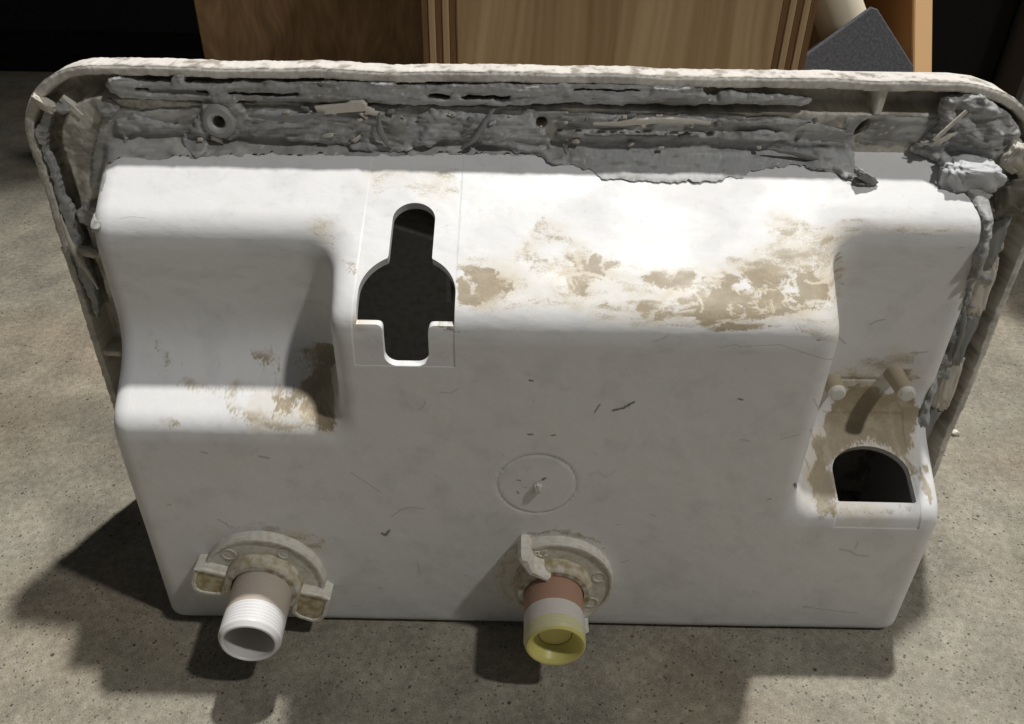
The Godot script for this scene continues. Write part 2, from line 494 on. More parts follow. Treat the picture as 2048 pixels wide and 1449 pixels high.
func block(size: Vector3, bevel: float, col := Color.WHITE) -> ArrayMesh:
	# metres; a box with bevelled edges, base at y = 0, made by shrinking corners
	var st := SurfaceTool.new()
	st.begin(Mesh.PRIMITIVE_TRIANGLES)
	st.set_smooth_group(-1)
	st.set_color(col)
	var h := size * 0.5
	var pts := PackedVector3Array()
	for sx in [-1.0, 1.0]:
		for sy in [-1.0, 1.0]:
			for sz in [-1.0, 1.0]:
				var o := Vector3(0, h.y, 0)
				pts.append(o + Vector3(sx * h.x, sy * (h.y - bevel), sz * (h.z - bevel)))
				pts.append(o + Vector3(sx * (h.x - bevel), sy * h.y, sz * (h.z - bevel)))
				pts.append(o + Vector3(sx * (h.x - bevel), sy * (h.y - bevel), sz * h.z))
	hull(st, pts)
	st.generate_normals()
	return st.commit()

func hull(st: SurfaceTool, pts: PackedVector3Array) -> void:
	# brute-force convex hull, flat faces, fit for a few dozen points
	var n := pts.size()
	var mid := Vector3.ZERO
	for p in pts:
		mid += p / n
	var seen := {}
	for a in n:
		for b in range(a + 1, n):
			for c in range(b + 1, n):
				var nn := (pts[b] - pts[a]).cross(pts[c] - pts[a])
				if nn.length() < 1e-12:
					continue
				nn = nn.normalized()
				var d := nn.dot(pts[a])
				if nn.dot(mid) > d:
					nn = -nn
					d = -d
				var ok := true
				for p in pts:
					if nn.dot(p) > d + 1e-6:
						ok = false
						break
				if not ok:
					continue
				var key := "%d_%d_%d_%d" % [roundi(nn.x * 500.0), roundi(nn.y * 500.0), roundi(nn.z * 500.0), roundi(d * 20000.0)]
				if seen.has(key):
					continue
				seen[key] = true
				var face: Array = []
				for p in pts:
					if absf(nn.dot(p) - d) < 2e-6:
						face.append(p)
				var fc := Vector3.ZERO
				for p in face:
					fc += p / face.size()
				var ax: Vector3 = (face[0] - fc).normalized()
				var ay := nn.cross(ax)
				face.sort_custom(func(p, q): return atan2((p - fc).dot(ay), (p - fc).dot(ax)) > atan2((q - fc).dot(ay), (q - fc).dot(ax)))
				for k in range(1, face.size() - 1):
					st.add_vertex(face[0])
					st.add_vertex(face[k])
					st.add_vertex(face[k + 1])

# scan-line fill of a polygon [x, y, x, y ...] into a float buffer, keeping the larger value
func fill(buf: PackedFloat32Array, w: int, h: int, ox: float, oy: float, s: float, poly: Array, value: float, put := 0) -> void:
	var n := poly.size() / 2
	var lo := 1e9
	var hi := -1e9
	for k in n:
		var y: float = (float(poly[2 * k + 1]) - oy) * s
		lo = minf(lo, y)
		hi = maxf(hi, y)
	for row in range(maxi(0, floori(lo)), mini(h, ceili(hi) + 1)):
		var yy := row + 0.5
		var hits: Array[float] = []
		for k in n:
			var ax: float = (float(poly[2 * k]) - ox) * s
			var ay: float = (float(poly[2 * k + 1]) - oy) * s
			var m := (k + 1) % n
			var bx: float = (float(poly[2 * m]) - ox) * s
			var by: float = (float(poly[2 * m + 1]) - oy) * s
			if (ay <= yy) != (by <= yy):
				hits.append(ax + (yy - ay) / (by - ay) * (bx - ax))
		hits.sort()
		for k in range(0, hits.size() - 1, 2):
			for col in range(maxi(0, roundi(hits[k])), mini(w, roundi(hits[k + 1]))):
				var at := row * w + col
				buf[at] = value if put == 1 else maxf(buf[at], value)

func soften(buf: PackedFloat32Array, w: int, h: int, by: int) -> PackedFloat32Array:
	var img := Image.create_from_data(w, h, false, Image.FORMAT_RF, buf.to_byte_array())
	img.resize(maxi(2, w / by), maxi(2, h / by), Image.INTERPOLATE_TRILINEAR)
	img.resize(w, h, Image.INTERPOLATE_CUBIC)
	return img.get_data().to_float32_array()

func bilin(buf: PackedFloat32Array, w: int, h: int, x: float, y: float) -> float:
	var fx := clampf(x - 0.5, 0.0, w - 1.001)
	var fy := clampf(y - 0.5, 0.0, h - 1.001)
	var i := int(fx)
	var j := int(fy)
	fx -= i
	fy -= j
	var at := j * w + i
	return lerpf(lerpf(buf[at], buf[at + 1], fx), lerpf(buf[at + w], buf[at + w + 1], fx), fy)

func stroke(buf: PackedFloat32Array, tone: PackedFloat32Array, w: int, h: int, ox: float, s: float, pts: Array, wide: float, t: float, jit: FastNoiseLite) -> void:
	for k in range(0, pts.size() - 2, 2):
		var a := Vector2((float(pts[k]) - ox) * s, float(pts[k + 1]) * s)
		var b := Vector2((float(pts[k + 2]) - ox) * s, float(pts[k + 3]) * s)
		var r := wide * 0.5 * s
		for y in range(maxi(0, floori(minf(a.y, b.y) - r - 2)), mini(h, ceili(maxf(a.y, b.y) + r + 2))):
			for x in range(maxi(0, floori(minf(a.x, b.x) - r - 2)), mini(w, ceili(maxf(a.x, b.x) + r + 2))):
				var p := Vector2(x, y)
				var q := Geometry2D.get_closest_point_to_segment(p, a, b)
				var d := p.distance_to(q) + jit.get_noise_2d(x * 6.0, y * 6.0) * r * 0.8
				var v := 1.0 - sstep(r * 0.6, r + 0.7, d)
				if v > buf[y * w + x]:
					buf[y * w + x] = v
					tone[y * w + x] = t

func to_texture(data: PackedByteArray, w: int, h: int) -> ImageTexture:
	var img := Image.create_from_data(w, h, false, Image.FORMAT_RGB8, data)
	img.generate_mipmaps()
	return ImageTexture.create_from_image(img)

# ------------------------------------------------------------------ dirty white plastic, as dust, stains and scuffs lie on it
func plastic_texture() -> ImageTexture:
	var w := 1104
	var h := 864
	var buf := PackedFloat32Array()
	buf.resize(w * h)
	for d in DUST:
		fill(buf, w, h, TX0, 0.0, TS, d[1], d[0])
	for c in CLEAN:
		fill(buf, w, h, TX0, 0.0, TS, c, 0.0, 1)
	var soft := soften(buf, w, h, 6)
	var wide := soften(buf, w, h, 26)
	var mk := PackedFloat32Array()
	mk.resize(w * h)
	var tone := PackedFloat32Array()
	tone.resize(w * h)
	var jit := noise(5, 0.05, 2)
	for m in MARKS:
		stroke(mk, tone, w, h, TX0, TS, m[2], m[0], m[1], jit)
	for k in 40:
		var a := TAU * k / 40.0
		var a2 := TAU * (k + 1) / 40.0
		if k % 13 != 4:
			stroke(mk, tone, w, h, TX0, TS, [11.1 + cos(a) * 16.0, 89.0 + sin(a) * 16.0, 11.1 + cos(a2) * 16.0, 89.0 + sin(a2) * 16.0], 0.3 + 0.25 * absf(sin(a * 1.5)), 0.42, jit)
	var wipe := PackedFloat32Array()
	wipe.resize(w * h)
	var junk := wipe.duplicate()
	var rng := RandomNumberGenerator.new()
	rng.seed = 77
	for k in 26:
		var cx := rng.randf_range(-16.0, 116.0)
		var cy := rng.randf_range(186.0, 232.0)
		var an := rng.randf_range(-0.7, 0.5) if k % 3 > 0 else rng.randf_range(0.8, 1.9)
		var bend := rng.randf_range(-0.35, 0.35)
		var seg: Array = []
		for q in 7:
			seg.append(cx)
			seg.append(cy)
			cx += cos(an) * rng.randf_range(1.0, 3.0)
			cy += sin(an) * rng.randf_range(1.0, 3.0)
			an += bend
		stroke(wipe, junk, w, h, TX0, TS, seg, rng.randf_range(0.6, 2.6), 0.5, jit)
	for k in 70:
		var x := rng.randf_range(-150, 176)
		var y := rng.randf_range(4, 158)
		var a := rng.randf_range(0, TAU)
		var l := rng.randf_range(0.05, 0.4)
		stroke(mk, tone, w, h, TX0, TS, [x, y, x + cos(a) * l, y + sin(a) * l], rng.randf_range(0.2, 0.42), rng.randf_range(0.45, 0.75), jit)
	for k in 60:
		var x := rng.randf_range(-165, 185)
		var y := rng.randf_range(150, 270)
		stroke(mk, tone, w, h, TX0, TS, [x, y, x + rng.randf_range(-0.6, 0.6), y + rng.randf_range(-0.4, 0.4)], rng.randf_range(0.25, 0.5), rng.randf_range(0.45, 0.75), jit)
	var na := noise(11, 0.012, 4).get_image(w, h).get_data()
	var nb := noise(12, 0.05, 4).get_image(w, h).get_data()
	var nc := noise(13, 0.28, 3).get_image(w, h).get_data()
	var si := noise(15, 0.05, 5).get_image(w * 2 / 5, h)
	si.resize(w, h, Image.INTERPOLATE_CUBIC)
	si.convert(Image.FORMAT_L8)
	var nst := si.get_data()
	var rn := noise(14, 0.016, 3)
	rn.fractal_type = FastNoiseLite.FRACTAL_RIDGED
	rn.domain_warp_enabled = true
	rn.domain_warp_amplitude = 45.0
	rn.domain_warp_frequency = 0.02
	var nr := rn.get_image(w, h).get_data()
	var data := PackedByteArray()
	data.resize(w * h * 3)
	for y in h:
		for x in w:
			var at := y * w + x
			var a := na[at] / 255.0
			var b := nb[at] / 255.0
			var c := nc[at] / 255.0
			var rd := nr[at] / 255.0
			var sk := nst[at] / 255.0
			var sx := clampi(x + int((b - 0.5) * 26.0), 0, w - 1)
			var sy := clampi(y + int((c - 0.5) * 9.0 + (a - 0.5) * 18.0), 0, h - 1)
			var m := soft[sy * w + sx]
			# faint handling grime everywhere
			var g := 0.905 - 0.03 * sstep(0.5, 0.85, a) - 0.025 * (c - 0.5) - 0.025 * sstep(0.6, 0.8, b) * sstep(0.45, 0.6, a)
			var r_ := g
			var g_ := g * 0.997
			var b_ := g * 0.994
			var veil := clampf(wide[sy * w + sx] * (0.45 + 1.4 * b) - 0.06, 0.0, 1.0) * 0.85
			r_ = lerpf(r_, 0.82, veil)
			g_ = lerpf(g_, 0.77, veil)
			b_ = lerpf(b_, 0.67, veil)
			if m > 0.03:
				var am := sstep(0.24, 0.7, m + (sk - 0.5) * 0.62 + (c - 0.5) * 0.42)
				am *= 1.0 - 0.85 * sstep(0.66, 0.82, rd) * (1.0 if y > 480 else 0.35)
				am *= clampf(0.55 + m * 0.6, 0.0, 1.0) * (0.82 + 0.3 * (c - 0.3))
				am *= 1.0 - wipe[at] * clampf(0.35 + sk, 0.0, 0.9)
				am = clampf(am, 0.0, 0.97)
				var dk := 0.9 + 0.28 * (c - 0.5) + 0.15 * (b - 0.5)
				r_ = lerpf(r_, 0.675 * dk, am)
				g_ = lerpf(g_, 0.61 * dk, am)
				b_ = lerpf(b_, 0.495 * dk, am)
			var v := mk[at]
			if v > 0.0:
				var t := tone[at]
				v *= (0.66 if t < 0.16 else 0.27) if t < 0.9 else 0.5
				r_ = lerpf(r_, 0.16 + t * 0.8, v)
				g_ = lerpf(g_, 0.145 + t * 0.8, v)
				b_ = lerpf(b_, 0.11 + t * 0.8, v)
			data[at * 3] = clampi(int(r_ * 255.0), 0, 255)
			data[at * 3 + 1] = clampi(int(g_ * 255.0), 0, 255)
			data[at * 3 + 2] = clampi(int(b_ * 255.0), 0, 255)
	return to_texture(data, w, h)

func bump(freq: float, size: int, strength: float, seed_: int, oct := 4) -> NoiseTexture2D:
	var t := NoiseTexture2D.new()
	t.width = size
	t.height = size
	t.seamless = true
	t.as_normal_map = true
	t.bump_strength = strength
	t.noise = noise(seed_, freq, oct)
	return t

# ------------------------------------------------------------------ concrete
func concrete_textures() -> Array:
	var w := 1024
	var na := noise(31, 0.008, 5).get_seamless_image(w, w).get_data()
	var nb := noise(32, 0.06, 4).get_seamless_image(w, w).get_data()
	var nc := noise(33, 0.35, 3).get_seamless_image(w, w).get_data()
	var hgt := PackedFloat32Array()
	hgt.resize(w * w)
	hgt.fill(0.6)
	var spot := PackedFloat32Array()
	spot.resize(w * w)
	var rng := RandomNumberGenerator.new()
	rng.seed = 404
	for k in 16000:
		var big := rng.randf() < 0.05
		var r := rng.randf_range(0.6, 1.5) if not big else rng.randf_range(1.6, 3.2)
		var ell := rng.randf_range(0.6, 1.0)
		var ang := rng.randf_range(0, PI)
		var cx := rng.randf_range(0, w)
		var cy := rng.randf_range(0, w)
		var dark := rng.randf() < 0.62
		var amp := rng.randf_range(0.45, 1.0) * (-1.0 if dark else 0.6)
		if nb[int(cy) % w * w + int(cx) % w] < 128 and rng.randf() < 0.8:
			continue
		var ri := ceili(r + 1)
		for dy in range(-ri, ri + 1):
			for dx in range(-ri, ri + 1):
				var p := Vector2(dx, dy).rotated(ang)
				p.y /= ell
				var v := 1.0 - sstep(r * 0.55, r + 0.6, p.length())
				if v > 0.0:
					var at := posmod(int(cy) + dy, w) * w + posmod(int(cx) + dx, w)
					spot[at] = lerpf(spot[at], amp, v)
					if dark:
						hgt[at] = minf(hgt[at], 0.6 - 0.5 * v)
	var data := PackedByteArray()
	data.resize(w * w * 3)
	var hb := PackedByteArray()
	hb.resize(w * w)
	for at in w * w:
		var a := na[at] / 255.0 - 0.5
		var b := nb[at] / 255.0 - 0.5
		var c := nc[at] / 255.0 - 0.5
		var g := 0.555 + 0.12 * a + 0.12 * b + 0.24 * c
		var s := spot[at]
		if s < 0.0:
			g = lerpf(g, 0.2, -s * 0.9)
		else:
			g = lerpf(g, 0.74, s * 0.7)
		data[at * 3] = clampi(int(g * 255.0 * 1.0), 0, 255)
		data[at * 3 + 1] = clampi(int(g * 255.0 * (0.967 + 0.02 * b)), 0, 255)
		data[at * 3 + 2] = clampi(int(g * 255.0 * (0.885 + 0.04 * b)), 0, 255)
		hb[at] = clampi(int((hgt[at] + 0.22 * c + 0.12 * b) * 255.0), 0, 255)
	var himg := Image.create_from_data(w, w, false, Image.FORMAT_L8, hb)
	himg.convert(Image.FORMAT_RGB8)
	himg.bump_map_to_normal_map(2.0)
	himg.generate_mipmaps()
	return [to_texture(data, w, w), ImageTexture.create_from_image(himg)]

# wood: streaks along v with the warm tones given
func wood_texture(seed_: int, dark: Color, light: Color, stretch: float, swirl: float) -> ImageTexture:
	var w := 384
	var h := 384
	var n1 := noise(seed_, 0.02, 4)
	var n2 := noise(seed_ + 1, 0.12, 3)
	var n3 := noise(seed_ + 2, 0.006, 3)
	var data := PackedByteArray()
	data.resize(w * h * 3)
	for y in h:
		for x in w:
			var warp := n3.get_noise_2d(x, y * 0.7) * swirl
			var a := n1.get_noise_2d(x * 1.2 + warp, y * stretch)
			var b := n2.get_noise_2d(x * 1.6 + warp, y * stretch * 0.6)
			var ring := 0.5 + 0.5 * sin((x + warp * 2.0) * 0.16 + a * 5.0)
			var t := clampf(0.5 + a * 0.55 + b * 0.35 + (ring - 0.5) * 0.16 * minf(1.0, swirl / 30.0), 0.0, 1.0)
			var c := dark.lerp(light, t)
			var at := (y * w + x) * 3
			data[at] = int(c.r * 255.0)
			data[at + 1] = int(c.g * 255.0)
			data[at + 2] = int(c.b * 255.0)
	return to_texture(data, w, h)

# ------------------------------------------------------------------ the flange behind the box
func round_rect(x: float, y: float) -> float:
	# inward distance from the outline (positive inside)
	var cx := 12.0
	var cy := 116.5
	var hx := 210.0
	var hy := 114.5
	var r := 34.0
	if y > cy and x > cx:
		r = 54.0
	elif y < cy:
		r = 32.0
	var q := Vector2(absf(x - cx) - hx + r, absf(y - cy) - hy + r)
	return -(minf(maxf(q.x, q.y), 0.0) + Vector2(maxf(q.x, 0.0), maxf(q.y, 0.0)).length() - r)

func screw_hole(x: float, y: float) -> float:
	var d := Vector2(x + 117.7, y - 210.8).length() - 2.3
	d = minf(d, Vector2(x - 9.9, y - 212.0).length() - 2.4)
	d = minf(d, Vector2(x - 137.0 - (y - 212.0) * 0.5, (y - 212.4) * 0.6).length() - 2.2)
	return d

func make_flange(box: Node3D) -> void:
	var xs := ladder([-200.0, 0.62, -150.0, 0.9, 178.0, 0.62, 224.0])
	var ys := ladder([0.5, 1.4, 60.0, 0.9, 186.0, 0.5, 233.0])
	var nx := xs.size()
	var ny := ys.size()
	var z := PackedFloat32Array()
	z.resize(nx * ny)
	var mk := z.duplicate()
	var cols := PackedColorArray()
	cols.resize(nx * ny)
	var chip := noise(41, 0.16, 3)
	var wav := noise(42, 0.02, 2)
	var rough := noise(43, 0.11, 4)
	var dirt := noise(44, 0.05, 4)
	var fine := noise(45, 0.45, 2)
	for j in ny:
		for i in nx:
			var x := xs[i]
			var y := ys[j]
			var at := j * nx + i
			var side_x := 1.0 if (x < -160.0 or x > 185.0) and y < 200.0 else 0.35
			var u := round_rect(x, y) + chip.get_noise_2d(x * 2.0, y * 2.0) * (0.12 + 0.25 * side_x) + wav.get_noise_2d(x, y) * 0.9
			mk[at] = minf(u, screw_hole(x, y))
			if u > 48.0:
				mk[at] = -1.0
			var rag := rough.get_noise_2d(x, y)
			var e := u + rag * 0.35
			var zz := -76.0
			zz = lerpf(zz, -88.0, sstep(3.7, 4.6, e))
			zz = lerpf(zz, -77.4, sstep(12.2, 13.4, e))
			zz -= sstep(1.2, 0.0, u) * 0.8
			zz += rag * 0.35 * (0.5 + side_x) + fine.get_noise_2d(x, y) * 0.15
			z[at] = zz
			var d := dirt.get_noise_2d(x, y) * 0.5 + 0.5
			var f := fine.get_noise_2d(x, y)
			var grime := sstep(0.45, 0.75, d + rag * 0.35 + (0.05 if x < -150.0 else 0.0) + (0.1 if x > 190.0 else 0.0))
			var c := Color(0.66, 0.63, 0.56).lerp(Color(0.2, 0.18, 0.14), grime * 0.65)
			if e < 3.8:
				c = c.lerp(Color(0.68, 0.65, 0.6), 0.45)
			c = c * (1.0 + f * 0.18)
			c.a = 1.0
			cols[at] = c
	var mesh := relief(xs, ys, z, mk, 11.0, cols, 1, Color(0.74, 0.7, 0.65))
	add_part("flange", mesh, mats.painted, box)
	var outline := PackedVector2Array()
	for q in [[172.0, 179.0, 51.0, 0.0], [-164.0, 197.0, 31.0, 0.5], [-166.0, 34.0, 29.0, 1.0], [190.0, 34.0, 29.0, 1.5]]:
		for k in 9:
			var an: float = (float(q[3]) + 0.5 * k / 8.0) * PI
			outline.append(Vector2(float(q[0]) + cos(an) * float(q[2]), float(q[1]) + sin(an) * float(q[2])))
	add_part("face_plate", prism(outline, -93.0, -89.2, 0.5), mats.dirty_plastic, box)
	# cross ribs in the channel between rim and inner frame
	for r in [[142.0, 222.3, 0.0], [-176.5, 214.0, 0.75], [-194.0, 150.0, 1.57], [-188.0, 150.5, 1.4], [-192.0, 96.0, 1.57]]:
		var pl := PackedVector2Array([Vector2(-1.6, -5), Vector2(1.3, -5), Vector2(2.0, 5), Vector2(-1.2, 5)])
		var o := add_part("cross_rib", prism(pl, -88.0, -77.0, 0.5), mats.dirty_plastic, box, Vector3(r[0], r[1], 0) * 0.001)
		o.rotation.z = r[2]

func make_sealant(box: Node3D, called: String, list: Array, is_film: bool) -> void:
	var s := 2.0
	var w := 856
	var h := 470
	var buf := PackedFloat32Array()
	buf.resize(w * h)
	for d in list:
		fill(buf, w, h, -202.0, 0.0, s, d[1], float(d[0]) / 7.0)
	if not is_film:
		for d in SLOTS:
			fill(buf, w, h, -202.0, 0.0, s, d, 0.0, 1)
		for d in BARE:
			fill(buf, w, h, -202.0, 0.0, s, d, 0.0, 1)
	var soft := soften(buf, w, h, 2)
	var thick := soften(buf, w, h, 4)
	var xs := ladder([-201.0, 0.5, 224.0]) if not is_film else ladder([-185.0, 1.0, 190.0])
	var ys := ladder([40.0, 0.9, 180.0, 0.42, 231.0]) if not is_film else ladder([180.0, 0.7, 226.0])
	var nx := xs.size()
	var ny := ys.size()
	var z := PackedFloat32Array()
	z.resize(nx * ny)
	z.fill(-80.0)
	var mk := PackedFloat32Array()
	mk.resize(nx * ny)
	mk.fill(-1.0)
	var cols := PackedColorArray()
	cols.resize(nx * ny)
	var edge := noise(51, 0.1, 2)
	var fold := noise(52, 0.045, 2)
	fold.fractal_type = FastNoiseLite.FRACTAL_RIDGED
	var lump := noise(53, 0.05, 2)
	var lump2 := noise(58, 0.17, 3)
	var fine := noise(54, 0.5, 2)
	var tint := noise(55, 0.035, 4)
	var speck := noise(56, 0.45, 1)
	var drag := noise(57, 0.4, 3)
	var rag := noise(59, 0.35, 3)
	for j in ny:
		for i in nx:
			var x := xs[i]
			var y := ys[j]
			var px := (x + 202.0) * s + edge.get_noise_2d(x, y) * 1.6 + rag.get_noise_2d(x, y) * 0.8
			var py := y * s + edge.get_noise_2d(x + 300.0, y) * 1.2 + rag.get_noise_2d(x + 90.0, y) * 0.6
			var m := bilin(soft, w, h, px, py)
			var at := j * nx + i
			if m < 0.01:
				continue
			mk[at] = minf(m - (0.13 if not is_film else 0.07), screw_hole(x, y) * 0.2)
			var lumpy := 2.3 if x > 150.0 else 1.0
			var th := bilin(thick, w, h, px, py) * 7.0
			var base := -77.0
			if y < 208.0 and x > -172.0 and x < 196.0:
				base = smx(base, body_z(x, y, 14) + warp_noise.get_noise_2d(x, y) * 0.25, 5.0)
			var t := 0.45
			var f1 := fine.get_noise_2d(x, y)
			if not is_film:
				var fx := fold.get_noise_2d(x * 0.5, y * 2.6)
				t = th * (0.62 + 0.3 * lump.get_noise_2d(x * 0.7, y)) + 0.35
				t += (fx * 0.5 + lump2.get_noise_2d(x * 0.5, y) * 0.22 * lumpy + f1 * 0.04) * clampf(th * 0.5, 0.15, 1.5)
				t += lump.get_noise_2d(x * 2.2, y * 2.2) * 1.3 * (lumpy - 1.0)
				var dg := drag.get_noise_2d(x * 0.22, y * 1.7)
				t += dg * 0.2 * clampf(th * 0.5, 0.2, 1.0) + rag.get_noise_2d(x, y) * 0.16
				if round_rect(x, y) < 5.0:
					base = maxf(base, -76.6)
			else:
				t = (0.5 + lump2.get_noise_2d(x * 0.3, y) * 0.25 + f1 * 0.03) * sstep(0.0, 0.06, mk[at])
			z[at] = base + maxf(t, 0.15 if not is_film else 0.02)
			var v := tint.get_noise_2d(x, y)
			var c := Color(0.39, 0.395, 0.392)
			if is_film:
				c = Color(0.36, 0.36, 0.35).lerp(Color(0.52, 0.51, 0.48), sstep(0.0, 0.35, lump2.get_noise_2d(x * 0.25 + 50.0, y * 0.8)))
			c = c.lerp(Color(0.2, 0.185, 0.145), sstep(0.08, 0.4, v + 0.15 * lump2.get_noise_2d(x, y)) * 0.5)
			c = c.lerp(Color(0.44, 0.44, 0.43), sstep(0.12, 0.5, -v) * 0.6)
			c = c.lerp(Color(0.55, 0.55, 0.53), sstep(0.22, 0.5, drag.get_noise_2d(x * 0.12 + 40.0, y * 1.1)) * 0.6)
			c = c.lerp(Color(0.14, 0.125, 0.1), sstep(0.3, 0.55, drag.get_noise_2d(x * 0.2 + 90.0, y * 0.8)) * 0.5)
			c = c.lerp(Color(0.72, 0.71, 0.68), sstep(0.8, 0.9, speck.get_noise_2d(x, y * 1.3) + 0.25 * v) * 0.8)
			c *= 1.0 + 0.12 * fine.get_noise_2d(x + 90.0, y)
			c.a = 1.0
			cols[at] = c
	var mesh := relief(xs, ys, z, mk, 3.5 if not is_film else 0.6, cols, 1)
	var o := add_part(called, mesh, mats.sealant, box)
	o.set_meta("label", "smeared grey sealant torn into ribbons and flaps" if not is_film else "thin grey film of sealant on the inner frame")

# a torn lump of putty: a noisy ball squeezed to the given radii (mm)
func putty(rad: Vector3, seed_: int, rough_: float, seg := 26) -> ArrayMesh:
	var n := noise(seed_, 0.9, 4)
	var st := SurfaceTool.new()
	st.begin(Mesh.PRIMITIVE_TRIANGLES)
	st.set_smooth_group(0)
	var grid: Array = []
	for j in seg + 1:
		for i in seg * 2 + 1:
			var th := PI * j / seg
			var ph := TAU * (i % (seg * 2)) / (seg * 2)
			var d := Vector3(sin(th) * cos(ph), cos(th), sin(th) * sin(ph))
			var q := Vector3(signf(d.x) * pow(absf(d.x), 0.55), signf(d.y) * pow(absf(d.y), 0.55), signf(d.z) * pow(absf(d.z), 0.55))
			var k := 1.0 + rough_ * n.get_noise_3dv(d * 1.6) + rough_ * 0.35 * n.get_noise_3dv(d * 5.0)
			grid.append(q * rad * k * 0.001)
	var row := seg * 2 + 1
	for j in seg:
		for i in seg * 2:
			var a := j * row + i
			for e in [a, a + 1, a + row, a + 1, a + row + 1, a + row]:
				st.add_vertex(grid[e])
	st.index()
	st.generate_normals()
	return st.commit()

# ------------------------------------------------------------------ the box itself
func make_body(box: Node3D) -> void:
	var xs := ladder([-174.0, 0.4, -150.0, 1.1, -74.0, 0.4, -60.0, 0.55, -57.5, 0.2, -57.1, 0.6, -21.0, 0.2, -20.6, 1.1, 114.0, 0.4, 126.0, 0.7, 136.3, 0.25, 136.8, 0.7, 171.8, 0.25, 172.3, 0.5, 193.0])
	var ys := ladder([0.02, 0.13, 0.4, 0.3, 1.0, 0.5, 4.0, 0.9, 12.0, 1.5, 62.0, 0.8, 67.4, 0.2, 67.8, 0.55, 100.0, 0.75, 138.0, 1.0, 146.0, 0.2, 146.6, 0.5, 207.5])
	var nx := xs.size()
	var ny := ys.size()
	var z := PackedFloat32Array()
	z.resize(nx * ny)
	var mk := z.duplicate()
	var wav := warp_noise
	for j in ny:
		for i in nx:
			var x := xs[i]
			var y := ys[j]
			var at := j * nx + i
			var v := body_z(x, y)
			if y > 146.3 and x > -57.3 and x < -20.8:
				v -= 0.22
			elif y > 67.6 and y < 98.0 and x > 136.5 and x < 172.0:
				v -= 0.35
			elif y > 113.6 and y < 114.4 and x > 140.0 and x < 166.0:
				v -= 0.6
			# scored ring and moulding waviness
			var rr := absf(Vector2(x - 11.1, y - 89.0).length() - 16.0)
			if rr < 0.8:
				v -= 0.4 * (1.0 - rr / 0.8)
			v += wav.get_noise_2d(x, y) * 0.25
			z[at] = v
			mk[at] = minf(v + 84.0, cut_out(x, y))
	var mesh := relief(xs, ys, z, mk, 3.4, PackedColorArray(), 2)
	add_part("body", mesh, mats.plastic, box)
	# ribs standing on the inside of the face plate, seen through the cut-out
	for rb in [[-41.0, 171.0, -0.32, 34.0], [-27.5, 155.0, 1.57, 34.0]]:
		var hl: float = rb[3] * 0.5
		var o := add_part("inner_rib", prism(PackedVector2Array([Vector2(-hl, -1.1), Vector2(hl, -1.1), Vector2(hl, 1.1), Vector2(-hl, 1.1)]), -89.0, -60.0, 0.4), mats.dirty_plastic, box, Vector3(rb[0], rb[1], 0) * 0.001)
		o.rotation.z = rb[2]
	# two moulded pegs on the stepped-in face above the small cut-out
	for p in [[138.0, 112.5, 3.6, 10.0], [163.5, 117.5, 3.5, 16.5]]:
		var prof := [[float(p[2]) * 1.25, -DR - 2.0, 0], [float(p[2]) * 1.1, -DR + 2.0, 0], [p[2], -DR + p[3] - 2.4, 1], [float(p[2]) * 0.93, -DR + p[3] - 0.8, 1], [float(p[2]) * 0.7, -DR + p[3] - 0.1, 1], [0.1, -DR + p[3], 1]]
		add_part("peg", lathe(prof, 28, [Color(0.42, 0.36, 0.26), Color(0.74, 0.71, 0.64)]), mats.painted, box, Vector3(p[0], p[1], 0) * 0.001)
	# the little moulding nib in the middle of the scored ring
	add_part("moulding_nib", putty(Vector3(1.4, 2.2, 1.8), 65, 0.4, 12), mats.dirty_plastic, box, Vector3(11.5, 88.0, 0.6) * 0.001)

func arc_poly(r: float, a0: float, a1: float, n: int) -> PackedVector2Array:
	var out := PackedVector2Array()
	for k in n + 1:
		var a := a0 + (a1 - a0) * k / n
		out.append(Vector2(cos(a), sin(a)) * r)
	return out

func band(r0: float, r1: float, a0: float, a1: float, n: int) -> PackedVector2Array:
	var out := arc_poly(r1, a0, a1, n)
	var inn := arc_poly(r0, a0, a1, n)
	inn.reverse()
	out.append_array(inn)
	return out

func ring_mark(parent: Node3D, at: Vector2, r: float, z: float) -> void:
	add_part("moulded_ring", lathe([[r - 0.45, z - 0.1, 0], [r - 0.3, z + 0.3, 0], [r + 0.3, z + 0.3, 0], [r + 0.45, z - 0.1, 0]], 28, [Color(0.6, 0.57, 0.5)]), mats.painted, parent, Vector3(at.x, at.y, 0) * 0.001)

